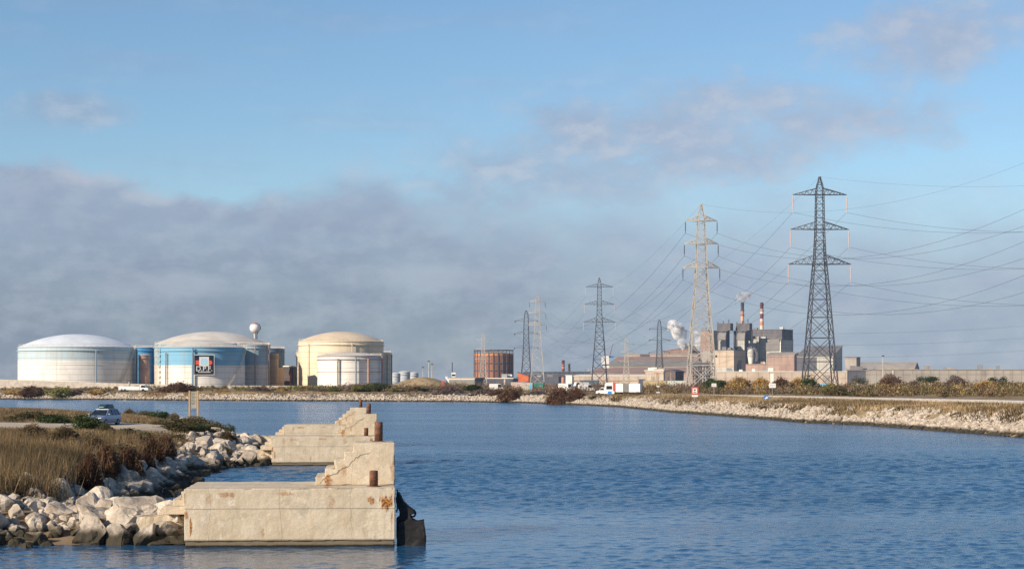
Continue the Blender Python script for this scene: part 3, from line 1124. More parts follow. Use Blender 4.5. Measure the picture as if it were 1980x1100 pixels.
def far_strip(n, smin, smax, seed, thr, xr=0.34):
    p = []
    idx = rng.integers(0, len(fl), n * 3)
    s_ = rng.uniform(smin, smax, n * 3)
    q = fl[idx] + fi[idx] * s_[:, None]
    f = fbm(q[:, 0], q[:, 1], 9.0, seed, 3)
    rd = np.min(np.hypot(q[:, None, 0] - ROAD[None, ::2, 0], q[:, None, 1] - ROAD[None, ::2, 1]), 1)
    ok = (f > thr) & (np.abs(q[:, 0]) < xr * q[:, 1]) & (rd > 6.5)
    q = q[ok][:n]
    return np.stack([q[:, 0], q[:, 1], land_z(q[:, 0], q[:, 1], False) - 0.05], 1)


tag(link('grass', soup('grass', blades(far_strip(12000, 3.9, 15, 3, -0.7), 0.25, 0.75, 0.12, 0.4, 9, 0.5), FO['straw'], 3)), kind='stuff')
tag(link('grass', soup('grass', blades(far_strip(4500, 2.2, 12, 9, 0.12), 0.3, 0.9, 0.14, 0.4, 9, 0.5), FO['stalk'], 3)), kind='stuff')


def clump_points(w, dp, h, n, lumps, seed, flat=0.0):
    """points spread on the shells of several lumps that together fill a w x dp x h bush"""
    r_ = np.random.default_rng(seed)
    out = []
    cs = []
    for i in range(lumps):
        a, q = r_.uniform(0, 6.28), r_.random() ** 0.6
        cs.append((math.cos(a) * q * w * 0.36, math.sin(a) * q * dp * 0.36, h * r_.uniform(0.25, 0.72) * (1 - 0.35 * q), r_.uniform(0.18, 0.36) * min(w, h * 1.6)))
    for i in range(n):
        c = cs[r_.integers(0, lumps)]
        d = r_.normal(0, 1, 3)
        d /= np.linalg.norm(d) + 1e-9
        rr = c[3] * (0.45 + 0.62 * r_.random() ** 0.5)
        p = np.array([c[0] + d[0] * rr, c[1] + d[1] * rr, c[2] + d[2] * rr * 0.85])
        if p[2] < 0:
            p[2] = abs(p[2]) * 0.5
        out.append(p)
    return np.array(out)


def leaf_soup(pts, size, seed, up=0.0):
    r_ = np.random.default_rng(seed)
    k = len(pts)
    u = r_.normal(0, 1, (k, 3))
    u[:, 2] += up * np.sign(u[:, 2])
    u /= np.linalg.norm(u, axis=1)[:, None]
    w = np.cross(u, r_.normal(0, 1, (k, 3)))
    w /= np.linalg.norm(w, axis=1)[:, None]
    s = (size * r_.uniform(0.6, 1.4, k))[:, None]
    return np.stack([pts - u * s, pts + w * s * 0.42, pts + u * s, pts - w * s * 0.42], 1)


SHR = {}


def shrub_data(kind, v):
    """unit bush (1 wide, 1 deep, 1 high): foliage, stems"""
    key = (kind, v)
    if key in SHR:
        return SHR[key]
    seed = (sum(ord(ch) * (i + 3) for i, ch in enumerate(kind)) * 31 + v * 977) % 100000
    r_ = random.Random(seed)
    b = MB()
    if kind in ('brown', 'mauve', 'gold', 'stalk'):
        tr = []
        nn = 2600
        a = np.random.default_rng(seed)
        root = np.concatenate([a.normal(0, 0.15, (nn, 2)), np.zeros((nn, 1))], 1)
        ang = a.uniform(0, 6.28, nn)
        sp_ = a.random(nn) ** 0.6 * 0.48
        lob = 0.75 + 0.25 * np.sin(ang * 3 + v * 2) * np.cos(ang * 2 + v)
        hh = (1 - (sp_ / 0.5) ** 2 * 0.72) * a.uniform(0.55, 1.0, nn) * lob ** 0.5
        tip = np.stack([np.cos(ang) * sp_ * lob, np.sin(ang) * sp_ * lob, hh], 1)
        st = root + (tip - root) * a.uniform(0.0, 0.55, (nn, 1))
        wd = a.normal(0, 1, (nn, 3))
        wd /= np.linalg.norm(wd, axis=1)[:, None]
        wd *= 0.011 if kind != 'gold' else 0.013
        fo = np.stack([st - wd, st + wd, tip], 1)
        lv = leaf_soup(st + (tip - st) * a.uniform(0.5, 1, (nn, 1)), 0.035, seed)
        l3 = np.concatenate([lv[:, [0, 1, 2]], lv[:, [0, 2, 3]]])
        me = soup('foliage', np.concatenate([fo, l3]), FO[kind], 3)
    else:
        pts = clump_points(1.0, 1.0, 1.0, 3200, 9, seed)
        me = soup('foliage', leaf_soup(pts, 0.042, seed), FO[kind], 4)
    for i in range(6):
        a = r_.uniform(0, 6.28)
        q = r_.uniform(0.1, 0.3)
        b.bar((math.cos(a) * 0.04, math.sin(a) * 0.04, -0.05), (math.cos(a) * q, math.sin(a) * q, r_.uniform(0.35, 0.7)), 0.018, 5, 0.007)
    so = b.build('stems', FO['bark'])
    sd_ = so.data
    bpy.data.objects.remove(so)
    SHR[key] = (me, sd_)
    return SHR[key]


_vc = [0]


def shrub(kind, x, y, z, w, h, label, group, cat='shrub', dp=None, name='shrub'):
    _vc[0] += 1
    fo, st = shrub_data(kind, _vc[0] % 3)
    root = empty(name, (x, y, z), label, cat, group, rnd.uniform(0, 6.28) if (dp is None) else 0)
    root.scale = (w, dp or w, h)
    link('foliage', fo, root)
    link('stems', st, root)
    return root


def shrub_px(kind, px, ytop, ybase, wpx, d, label, group, near=False, **kw):
    x = PX(px, d)
    z = (bz(x, d) if near else lz(x, d)) - 0.08
    top = PZ(ytop, d)
    return shrub(kind, x, d, z, wpx * d / F * (1.15 if near else 1.28), max(0.6, (top - z) * (1.12 if near else 1.2)), label, group, **kw)

# ------------------------------------------------------------------ plants of the near spit
G_N = 'shrubs on the near spit of land'
for a in [
    ('olive', 352, 802, 846, 70, 152, 'grey green shrub at the foot of the two post notice board'),
    ('olive', 388, 801, 835, 66, 164, 'rounded olive shrub just behind the notice board posts'),
    ('green', 384, 816, 850, 50, 144, 'dark green shrub above the pale boulders in front of the notice board'),
    ('olive', 412, 811, 838, 56, 158, 'low olive shrub on the slope right beside the dark green one'),
    ('olive', 345, 814, 846, 74, 142, 'broad olive shrub between the gravel track and the boulders'),
    ('stalk', 374, 830, 850, 60, 134, 'tan shrub spilling over the boulders below the notice board'),
    ('green', 446, 818, 834, 14, 150, 'tiny upright dark shrub alone near the water at the end of the spit'),
    ('stalk', 440, 829, 843, 50, 142, 'low brown tuft above the boulders near the end of the spit'),
    ('green', 305, 790, 815, 40, 205, 'dark shrub in the dry grass behind the gravel track'),
    ('olive', 283, 788, 814, 36, 210, 'olive shrub in the dry grass between the car and the dark shrub'),
    ('stalk', 252, 788, 814, 40, 215, 'tan dry shrub right behind the parked car'),
    ('stalk', 335, 795, 815, 45, 200, 'tan dry shrub at the far edge of the gravel track'),
    ('green', 172, 791, 836, 52, 129, 'dark shrub hiding the front corner of the parked car'),
    ('olive', 206, 816, 836, 26, 124, 'small olive shrub in front of the car bumper'),
    ('stalk', 215, 826, 880, 60, 104, 'tall tan dry bush below the parked car'),
    ('stalk', 265, 830, 880, 56, 100, 'tall tan dry bush in the middle of the grassy slope'),
    ('brown', 292, 838, 915, 70, 98, 'dark brown twiggy bush overhanging the shaded boulders'),
    ('brown', 250, 856, 930, 74, 86, 'rust brown bush low on the shaded boulder slope'),
    ('stalk', 180, 836, 925, 72, 86, 'tall tan bush at the near end of the grassy slope'),
    ('brown', 176, 868, 945, 66, 76, 'dark twiggy bush nearest to the camera on the slope'),
    ('olive', 330, 838, 862, 50, 118, 'flat olive brown shrub at the top edge of the boulder slope'),
    ('olive', 437, 868, 886, 18, 116, 'small green shrub growing out of the boulders beside the second platform'),
    ('olive', 236, 824, 868, 60, 106, 'olive bush at the top of the grassy slope below the gravel track'),
    ('olive', 195, 829, 880, 60, 98, 'olive bush among the tall tan grass'),
    ('green', 268, 826, 862, 44, 108, 'dark green bush at the top of the grassy slope'),
    ('brown', 285, 858, 905, 46, 92, 'dark brown bush in the middle of the shaded slope'),
    ('olive', 232, 842, 915, 60, 90, 'tall olive bush in the middle of the grassy slope'),
    ('brown', 205, 852, 930, 66, 82, 'dark brown bush in the tall tan grass'),
    ('stalk', 300, 834, 866, 50, 110, 'tan bush above the shaded boulders'),
    ('brown', 318, 834, 880, 56, 104, 'dark brown bush at the top of the lit boulders'),
    ('olive', 395, 826, 852, 44, 146, 'olive shrub between the dark green one and the small boulders'),
    ('stalk', 365, 838, 858, 50, 136, 'tan brown shrub on the boulder crest below the notice board'),
    ('olive', 320, 812, 832, 46, 148, 'olive shrub at the near edge of the gravel track'),
    ('olive', 420, 824, 842, 40, 156, 'low olive shrub nearest the end of the spit'),
    ('stalk', 120, 820, 900, 90, 95, 'broad tan bush at the far end of the near slope beyond the car'),
    ('stalk', 60, 815, 900, 90, 100, 'broad pale tan bush outermost on the near slope'),
    ('green', 110, 795, 826, 60, 150, 'dark green shrub on the spit beyond the car'),
    ('olive', 50, 793, 830, 70, 160, 'olive shrub outermost on the spit'),
    ('brown', 100, 880, 940, 70, 78, 'dark brown bush outermost on the shaded slope'),
]:
    shrub_px(a[0], a[1], a[2], a[3], a[4], a[5], a[6], G_N, True)

# ------------------------------------------------------------------ plants of the far bank
G_F = 'shrubs along the far bank'
for a in [
    ('gold', 192, 751, 0, 44, 612, 'golden tuft on the far bank below the white lorry'),
    ('brown', 343, 738, 0, 78, 596, 'big bare brown bush in front of the blue and white tank'),
    ('mauve', 325, 745, 0, 50, 600, 'greyish bush beside the big bare brown one'),
    ('gold', 430, 752, 0, 36, 585, 'golden tuft below the foot of the tank stairway'),
    ('mauve', 500, 747, 0, 52, 585, 'grey brown bush below the rust stained tank'),
    ('gold', 543, 746, 0, 26, 583, 'golden bush below the small orange tank'),
    ('green', 563, 755, 0, 22, 580, 'dark green bush beside the golden one'),
    ('mauve', 625, 750, 0, 44, 582, 'grey brown bush below the cream tank'),
    ('lime', 648, 748, 0, 26, 580, 'small green bush in front of the white tank edge'),
    ('mauve', 690, 741, 0, 46, 584, 'grey twiggy bush in front of the white tank'),
    ('lime', 708, 741, 0, 40, 580, 'yellow green bush in front of the white tank'),
    ('green', 735, 738, 0, 44, 584, 'dense green bush at the shaded end of the white tank'),
    ('lime', 768, 748, 0, 40, 578, 'round olive green bush past the white tank'),
    ('brown', 806, 747, 0, 40, 590, 'brown bush below the sandy mound'),
    ('green', 822, 749, 0, 24, 575, 'small dark green bush below the sandy mound'),
    ('mauve', 870, 745, 0, 66, 545, 'greyish bush in front of the grey ramp'),
    ('green', 914, 744, 0, 32, 545, 'dark bush below the rusty gasholder'),
    ('mauve', 935, 750, 0, 60, 535, 'grey brown bush below the gasholder, nearer the water'),
    ('brown', 985, 750, 0, 62, 511, 'dark brown bush leaning over the rocks by the containers'),
    ('brown', 962, 754, 0, 40, 524, 'smaller brown bush leaning over the rocks'),
    ('mauve', 1040, 755, 0, 50, 512, 'grey brown bush below the green container'),
    ('brown', 1083, 748, 0, 60, 467, 'large rust brown bush at the bend of the far bank'),
    ('brown', 1112, 750, 0, 46, 463, 'second large rust brown bush at the bend of the far bank'),
    ('stalk', 1155, 765, 0, 40, 448, 'tan grass bush below the truck'),
    ('mauve', 1236, 757, 0, 40, 432, 'grey bush hiding the tail of the truck trailer'),
    ('stalk', 1196, 766, 0, 44, 440, 'tan grass bush in front of the truck trailer'),
    ('stalk', 1372, 772, 0, 40, 330, 'brown tuft beside the red bordered signal board'),
    ('brown', 1478, 784, 0, 24, 279, 'brown tuft among the rocks below the blue sign'),
    ('brown', 1524, 786, 0, 26, 268, 'brown tuft hanging down the rocks of the canal side'),
    ('olive', 1586, 778, 0, 26, 268, 'small olive bush on the grassy verge'),
    ('brown', 1588, 791, 0, 22, 252, 'brown tuft in the rocks below the olive bush'),
    ('stalk', 1614, 783, 0, 30, 262, 'brown grass tuft at the top of the rocks'),
    ('brown', 1652, 787, 0, 26, 248, 'rust brown tuft at the top of the rocks'),
    ('stalk', 1690, 782, 0, 60, 250, 'tan bush on the verge above the rocks'),
    ('olive', 1785, 784, 0, 60, 226, 'olive brown bush on the rocks at the near end of the canal side'),
    ('mauve', 1752, 786, 0, 66, 230, 'tan grey bush beside the olive brown one on the rocks'),
    ('stalk', 1900, 784, 0, 80, 212, 'tan bush nearest to the camera on the canal side'),
    ('brown', 1850, 798, 0, 30, 205, 'brown tuft nearest to the camera in the rocks'),
    ('gold', 1432, 727, 0, 66, 440, 'tall golden reeds in front of the beige works building'),
    ('gold', 1468, 729, 0, 54, 450, 'golden reeds beside the tall clump'),
    ('gold', 1540, 729, 0, 44, 450, 'golden reeds beside the small dark green tree'),
    ('brown', 1508, 729, 0, 56, 440, 'dark brown bush between two clumps of golden reeds'),
    ('green', 1395, 730, 0, 44, 470, 'dark green bush behind the plain white sign'),
    ('green', 1374, 733, 0, 26, 490, 'smaller dark green bush beside the cream pylon'),
    ('lime', 1606, 741, 0, 28, 370, 'round olive bush in front of the dark pylon'),
    ('olive', 1645, 745, 0, 56, 365, 'broad olive bush beside the round one'),
    ('olive', 1668, 752, 0, 36, 350, 'low dark olive bush at the edge of the road'),
    ('mauve', 1726, 722, 0, 60, 440, 'tall mauve grey bush in front of the long beige shed'),
    ('brown', 1712, 728, 0, 40, 430, 'brown bush in front of the tall mauve one'),
    ('mauve', 1770, 735, 0, 50, 430, 'grey bush in front of the row of flat pines'),
    ('mauve', 1850, 728, 0, 60, 420, 'grey twiggy bush beyond the row of flat pines'),
    ('gold', 1905, 735, 0, 70, 400, 'golden bush at the far end of the roadside scrub'),
    ('olive', 1955, 738, 0, 60, 380, 'olive bush at the far end of the roadside scrub'),
    ('lime', 120, 748, 0, 50, 620, 'green bush on the far bank below the outermost tank'),
    ('brown', 60, 745, 0, 60, 625, 'brown bush on the far bank below the outermost tank'),
    ('mauve', 150, 752, 0, 40, 618, 'grey bush on the far bank beside the golden tuft'),
    ('gold', 25, 752, 0, 40, 630, 'golden tuft outermost on the far bank'),
]:
    shrub_px(a[0], a[1], a[2], a[3], a[4], a[5], a[6], G_F)


# roadside scrub that reads as one mass
def scrub(name, n, region, kind, hmin, hmax, size, seed, thr=-0.3):
    r_ = np.random.default_rng(seed)
    pts = []
    x = r_.uniform(region[0], region[1], n * 6)
    y = r_.uniform(region[2], region[3], n * 6)
    s = polydist(x, y, FAR_POLY)
    rd = np.min(np.hypot(x[:, None] - ROAD[None, ::2, 0], y[:, None] - ROAD[None, ::2, 1]), 1)
    right = s > 8
    ok = right & (rd > 7.5) & (np.abs(x) < 0.33 * y) & (fbm(x, y, 14, seed, 3) > thr)
    # stay inland of the road
    j = np.argmin(np.hypot(x[:, None] - ROAD[None, ::2, 0], y[:, None] - ROAD[None, ::2, 1]), 1)
    side = (x - ROAD[::2][j, 0]) * nrm[::2][j, 0] + (y - ROAD[::2][j, 1]) * nrm[::2][j, 1]
    ok &= side > 7.5
    x, y = x[ok][:n], y[ok][:n]
    z = land_z(x, y, False)
    P_ = []
    for i in range(len(x)):
        h = r_.uniform(hmin, hmax) * (0.75 + 0.5 * abs(math.sin(x[i] * 0.21 + y[i] * 0.13)))
        w = h * r_.uniform(0.9, 1.5)
        k = 46
        d = r_.normal(0, 1, (k, 3))
        d /= np.linalg.norm(d, axis=1)[:, None]
        q = d * (r_.random((k, 1)) ** 0.45) * np.array([w * .6, w * .6, h * .55]) + np.array([x[i], y[i], z[i] + h * 0.42])
        P_.append(q)
    P_ = np.concatenate(P_)
    return tag(link(name, soup(name, leaf_soup(P_, size, seed, 0.6), FO[kind], 4)), kind='stuff')


scrub('scrub', 620, (40, 150, 300, 470), 'olive', 1.1, 2.1, 0.20, 1, -0.1)
scrub('scrub', 700, (35, 160, 300, 500), 'stalk', 1.0, 2.2, 0.22, 2, -0.5)
scrub('scrub', 160, (40, 150, 320, 500), 'gold', 1.2, 2.2, 0.20, 3, 0.3)
scrub('scrub', 130, (40, 160, 310, 480), 'brown', 1.4, 2.6, 0.2, 13, 0.25)
scrub('scrub', 120, (40, 160, 310, 480), 'mauve', 1.4, 2.8, 0.2, 14, 0.3)
scrub('scrub', 500, (-60, 60, 480, 640), 'stalk', 0.8, 2.0, 0.24, 4, -0.3)
scrub('scrub', 500, (-230, 0, 560, 700), 'stalk', 0.5, 1.3, 0.24, 5, -0.3)
scrub('scrub', 260, (-60, 70, 500, 700), 'mauve', 1.2, 2.6, 0.24, 6, 0.0)
scrub('scrub', 200, (-230, -20, 590, 720), 'lime', 0.6, 1.5, 0.24, 7, 0.1)


def tree(px, ytop, d, w, label, group, kind='green', crown0=0.25, flat=1.0):
    x = PX(px, d)
    z = lz(x, d)
    h = PZ(ytop, d) - z
    root = empty('tree', (x, d, z), label, 'tree', group)
    b = MB()
    b.bar((0, 0, -0.2), (0.05 * h, 0, h * 0.5), 0.035 * h, 7, 0.02 * h)
    for i in range(6):
        a = i * 1.05 + 0.3
        b.bar((0.04 * h, 0, h * (0.25 + 0.04 * i)), (math.cos(a) * w * 0.3, math.sin(a) * w * 0.3, h * (0.5 + 0.06 * i)), 0.015 * h, 5, 0.006 * h)
    b.build('trunk', FO['bark'], root)
    pts = clump_points(w, w, h * (1 - crown0), 1500, 10, int(px) * 7 + 3) * np.array([1, 1, flat])
    pts[:, 2] += h * crown0 + h * (1 - crown0) * (1 - flat) * 0.5
    link('crown', soup('crown', leaf_soup(pts, 0.22 * h / 5, int(px)), FO[kind], 4), root)
    return root


tree(1569, 714, 430, 4.6, 'small dark green tree in front of the dark pylon legs', None, 'green', 0.05)
G_T = 'flat topped pines before the long beige shed'
tree(1790, 724, 620, 9.0, 'flat topped dark pine nearest the mauve bush', G_T, 'green', 0.35, 0.9)
tree(1803, 726, 640, 6.0, 'smaller flat topped pine in the middle of the row', G_T, 'green', 0.35, 0.9)
tree(1845, 726, 600, 8.0, 'broad flat topped pine past the middle of the row', G_T, 'green', 0.35, 0.9)
tree(1925, 725, 610, 8.5, 'last flat topped pine of the row', G_T, 'green', 0.35, 0.9)
tree(1660, 727, 640, 7.0, 'dark tree in front of the blue grey shed', None, 'green', 0.2)

# sandy mound
def mound(name, px, d, w, h, dp, label, m):
    n = 40
    a = np.linspace(-1, 1, n)
    U, V = np.meshgrid(a, a)
    r2 = np.clip(np.abs(U) ** 2.4 + np.abs(V) ** 2.4, 0, 1)
    Xm, Ym = U * w / 2, V * dp / 2
    Zm = h * (1 - r2) ** 0.8 + fbm(Xm + px, Ym, 6, 2, 4) * 0.5 * (1 - r2) - 0.3
    o = link(name, grid_mesh(name, Xm, Ym, Zm, m), None, (PX(px, d), d, lz(PX(px, d), d)))
    return tag(o, label, 'mound')


mound('soil_mound', 818, 660, 23, 4.0, 22, 'tan dry mound of earth past the white tank', MT['ground'])

# ------------------------------------------------------------------ things on the near spit
# notice board
d = 190.0
s = d / F
bx_ = PX(375, d)
z0 = bz(bx_, d)
nb = empty('notice_board', (bx_, d, z0), 'faded notice board held between two tall timber posts on the spit', 'sign', None, R(-4))
for px in (366.5, 382.5):
    b = MB()
    b.box((px - 375) * s - 0.09, (px - 375) * s + 0.09, -0.09, 0.09, -0.3, PZ(755, d) - z0)
    b.build('post', MT['wood'], nb)
b = MB()
b.box(-6.0 * s, 5.0 * s, -0.03, 0.03, PZ(789, d) - z0, PZ(756.5, d) - z0)
pn = b.build('board', MT['panel'], nb)
b = MB()
for k in range(9):
    zz = PZ(759 + k * 2.8, d) - z0
    b.box(-4.6 * s, (3.6 - (k * 7 % 3) * 0.8) * s, -0.037, -0.031, zz - 0.03, zz + 0.03)
b.build('print', MT['ink'], pn)


# car
def make_car():
    d = 146.0
    cx, cz = PX(207, d), 0
    z = bz(PX(214, d), d) + 0.02
    root = empty('parked_car', (PX(179, d), d, z), 'silver blue estate car with a dark box on its roof parked on the gravel track', 'car', None, R(-13))
    # body profile along y (0 = nose towards the camera), cross-section lofted in x
    L, W = 4.1, 1.76
    body = [(0.02, 0.30), (0.0, 0.50), (0.05, 0.68), (0.25, 0.80), (1.0, 0.95), (1.15, 0.98), (3.9, 1.0), (4.05, 0.9), (4.1, 0.55), (4.06, 0.32), (3.0, 0.24), (1.0, 0.22)]
    b = MB()
    secs = [(-W / 2, 0.90, 0.03), (-W / 2 + 0.06, 0.985, 0.0), (0.0, 1.0, -0.02), (W / 2 - 0.06, 0.985, 0.0), (W / 2, 0.90, 0.03)]
    n = len(body)
    vs = []
    for (x, k, ins) in secs:
        for (y, zz) in body:
            yy = L / 2 + (y - L / 2) * (1 - 0.03 * (abs(x) / (W / 2)) ** 3)
            vs.append((x, yy, 0.62 + (zz - 0.62) * k))
    fs = [tuple(range(n)), tuple(range(n * 4 + n - 1, n * 4 - 1, -1))]
    for j in range(4):
        for i in range(n):
            i2 = (i + 1) % n
            fs.append((j * n + i, (j + 1) * n + i, (j + 1) * n + i2, j * n + i2))
    b.add(vs, fs)
    o = b.build('body', MT['car'], root, True)
    md = o.modifiers.new('bevel', 'BEVEL'); md.width = 0.04; md.segments = 3; md.limit_method = 'ANGLE'
    # cabin: glass core, roof and pillars
    lo = [(-0.80, 1.05, 0.95), (0.80, 1.05, 0.95), (0.80, 3.85, 0.98), (-0.80, 3.85, 0.98)]
    hi = [(-0.60, 1.95, 1.44), (0.60, 1.95, 1.44), (0.60, 3.55, 1.45), (-0.60, 3.55, 1.45)]
    b = MB()
    b.add(lo + hi, [(0, 1, 5, 4), (1, 2, 6, 5), (2, 3, 7, 6), (3, 0, 4, 7), (4, 5, 6, 7)])
    b.build('windows', MT['glass'], root)
    b = MB()
    b.box(-0.63, 0.63, 1.88, 3.62, 1.435, 1.50)
    rf = b.build('roof', MT['car'], root)
    md = rf.modifiers.new('bevel', 'BEVEL'); md.width = 0.03; md.segments = 3
    b = MB()
    for sx in (-1, 1):
        for (y0, y1, r_) in ((1.02, 1.93, .05), (2.45, 2.48, .05), (3.3, 3.15, .06), (3.85, 3.56, .08)):
            b = MB()
            b.bar((sx * 0.815, y0, 0.96), (sx * 0.612, y1, 1.46), r_, caps=True)
            b.build('pillar', MT['car'], root)
    for sx in (-1, 1):
        for y in (0.78, 3.28):
            b = MB()
            b.lathe([(0.0, -0.1), (0.31, -0.1), (0.325, -0.07), (0.325, 0.07), (0.31, 0.1), (0.2, 0.1), (0.0, 0.08)], 24)
            w = b.build('wheel', MT['tyre'], root, True, (sx * 0.80, y, 0.315))
            w.rotation_euler = (0, R(90) * sx, 0)
            b = MB()
            b.lathe([(0.21, 0.098), (0.205, 0.115), (0.17, 0.1), (0.06, 0.11), (0.0, 0.115)], 20)
            for q in range(5):
                a = q * 1.2566
                b.bar((0.04 * math.cos(a), 0.04 * math.sin(a), 0.115), (0.2 * math.cos(a), 0.2 * math.sin(a), 0.112), 0.025)
            b.build('rim', MT['steel'], w)
        b = MB()
        b.prism_xz([(sx * 0.50, 0.60), (sx * 0.80, 0.63), (sx * 0.80, 0.76), (sx * 0.54, 0.74)] if sx > 0 else [(-0.80, 0.63), (-0.50, 0.60), (-0.54, 0.74), (-0.80, 0.76)], -0.012, 0.2)
        b.build('headlight', MT['lamp'], root)
        b = MB()
        b.box(sx * 0.96 - 0.10, sx * 0.96 + 0.10, 1.25, 1.36, 0.98, 1.12)
        m_ = b.build('mirror', MT['car'], root)
        md = m_.modifiers.new('bevel', 'BEVEL'); md.width = 0.03; md.segments = 2
    b = MB()
    b.box(-0.42, 0.42, -0.02, 0.1, 0.53, 0.63)
    b.box(-0.55, 0.55, -0.015, 0.1, 0.30, 0.42)
    b.build('grille', MT['black'], root)
    b = MB()
    b.box(-0.26, 0.26, -0.035, -0.021, 0.44, 0.53)
    b.build('number_plate', MT['white'], root)
    b = MB()
    for sx in (-1, 1):
        b.bar((sx * 0.57, 1.98, 1.53), (sx * 0.57, 3.5, 1.53), 0.025, 6)
    for y in (2.2, 3.1):
        b.bar((-0.62, y, 1.57), (0.62, y, 1.57), 0.025, 6)
    b.build('roof_rack', MT['steel'], root)
    b = MB()
    secs2 = [(1.75, 0.25, 0.10), (1.9, 0.42, 0.24), (2.3, 0.48, 0.33), (3.2, 0.48, 0.33), (3.5, 0.42, 0.2)]
    vs, fs = [], []
    for (y, hw, hh) in secs2:
        vs += [(-hw, y, 1.61), (-hw, y, 1.61 + hh * 0.6), (-hw * 0.8, y, 1.61 + hh), (hw * 0.8, y, 1.61 + hh), (hw, y, 1.61 + hh * 0.6), (hw, y, 1.61)]
    for j in range(4):
        for i in range(6):
            i2 = (i + 1) % 6
            fs.append((j * 6 + i, j * 6 + i2, (j + 1) * 6 + i2, (j + 1) * 6 + i))
    fs += [(5, 4, 3, 2, 1, 0), tuple(range(24, 30))]
    b.add(vs, fs)
    bx = b.build('roof_box', MT['rackbox'], root)
    md = bx.modifiers.new('bevel', 'BEVEL'); md.width = 0.04; md.segments = 2
    return root


make_car_ = make_car()
make_car_.scale = (0.9, 0.9, 0.88)


# ------------------------------------------------------------------ vehicles and signs of the far bank
def wheel(b, x, y, z, r, w=0.3):
    """wheel with its axle along y"""
    n = 16
    vs = []
    for yy in (y - w / 2, y + w / 2):
        for i in range(n):
            a = 2 * math.pi * i / n
            vs.append((x + r * math.cos(a), yy, z + r * math.sin(a)))
    fs = [(i, (i + 1) % n, n + (i + 1) % n, n + i) for i in range(n)] + [tuple(range(n - 1, -1, -1)), tuple(range(n, 2 * n))]
    b.add(vs, fs)


def lorry():
    d = 452.0
    s = d / F
    x = PX(1168, d)
    z = lz(x, d) + 0.2
    root = empty('articulated_lorry', (x, d, z), 'white articulated lorry with a red edged cab driving on the bank road', 'lorry', None, R(-16))
    # local x: cab at 0..2.9, trailer after; seen from the front three-quarter
    b = MB()
    b.prism_xz([(0.0, 0.5), (2.6, 0.5), (2.6, 3.2), (0.55, 3.2), (0.22, 2.9), (0.05, 1.55)], 0, 2.5)
    c = b.build('cab', MT['white'], root)
    md = c.modifiers.new('bevel', 'BEVEL'); md.width = 0.08; md.segments = 2
    b = MB()
    b.box(0.55, 2.0, -0.02, 0.02, 1.6, 2.45)
    b.add([(0.02, 0.15, 1.6), (0.02, 2.35, 1.6), (0.16, 2.35, 2.6), (0.16, 0.15, 2.6)], [(0, 3, 2, 1)])
    b.build('windows', MT['glass'], root)
    b = MB()
    b.box(2.2, 2.62, -0.03, 0.05, 1.2, 3.35)
    b.build('side_fairing', MT['red'], root)
    b = MB()
    b.box(0.9, 1.9, -0.03, 0.03, 0.42, 1.15)
    b.build('step_panel', MT['blue'], root)
    for (x0, x1, m_) in ((2.85, 4.7, MT['white']), (4.75, 6.1, mat('gap_shade_grey', (0.2, 0.195, 0.185), (0.15, 0.145, 0.14), 1.0)), (6.15, 8.9, MT['white'])):  # grey middle box: colour stands in for the shaded gap between white boxes
        b = MB()
        b.box(x0, x1, 0.02, 2.5, 0.95, 3.0)
        b.build('trailer_box', m_, root)
    b = MB()
    b.box(2.7, 9.5, 0.4, 2.1, 0.75, 0.94)
    b.build('chassis', MT['black'], root)
    for wx in (0.75, 2.3, 3.6, 7.4, 8.4):
        for y in (0.18, 2.3):
            b = MB()
            wheel(b, wx, y, 0.48, 0.48)
            b.build('wheel', MT['tyre'], root)


lorry()


def van(name, px, d, L, Hh, W, label, group=None, rz=0.0, cabright=True, m=None, ground=None, zoff=0.0):
    x = PX(px, d)
    z = lz(x, d) + zoff
    root = empty(name, (x, d, z), label, name.split('_')[-1], group, rz)
    pr = [(0, 0.35), (L, 0.35), (L, 0.95), (L - 0.9, 1.15), (L - 1.5, Hh), (0.15, Hh), (0, Hh - 0.2)]
    if not cabright:
        pr = [(L - a, b_) for a, b_ in pr][::-1]
    b = MB()
    b.prism_xz(pr, 0, W)
    o = b.build('body', m or MT['white'], root)
    md = o.modifiers.new('bevel', 'BEVEL'); md.width = 0.07; md.segments = 2
    g = [(L - 2.3, 1.2), (L - 1.05, 1.22), (L - 1.5, Hh - 0.15), (L - 2.3, Hh - 0.15)]
    if not cabright:
        g = [(L - a, b_) for a, b_ in g][::-1]
    b = MB()
    b.prism_xz(g, -0.02, W + 0.02)
    b.build('windows', MT['glass'], root)
    for wx in (0.9, L - 0.9):
        for y in (0.12, W - 0.12):
            b = MB()
            wheel(b, wx, y, 0.36, 0.36, 0.24)
            b.build('wheel', MT['tyre'], root)
    return root


# long white lorry before the tanks
d = 622.0
x = PX(229, d)
rt = empty('flatbed_lorry', (x, d, lz(x, d) + 0.2), 'long low white lorry with a dark windscreen in front of the tanks', 'lorry', None, R(-6))
b = MB()
b.prism_xz([(0, 0.55), (7.2, 0.55), (7.2, 1.75), (0.3, 1.85), (0, 1.5)], 0, 2.3)
b.build('load_bed', MT['white'], rt)
b = MB()
b.prism_xz([(7.3, 0.5), (10.2, 0.5), (10.2, 1.1), (9.6, 1.35), (9.0, 2.3), (7.3, 2.3)], 0.05, 2.25)
o = b.build('cab', MT['white'], rt)
md = o.modifiers.new('bevel', 'BEVEL'); md.width = 0.07; md.segments = 2
b = MB()
b.prism_xz([(7.7, 1.35), (9.5, 1.35), (9.0, 2.1), (7.7, 2.1)], 0.02, 2.28)
b.build('windows', MT['glass'], rt)
for wx in (1.2, 2.3, 8.4):
    for y in (0.15, 2.15):
        b = MB()
        wheel(b, wx, y, 0.48, 0.48)
        b.build('wheel', MT['tyre'], rt)

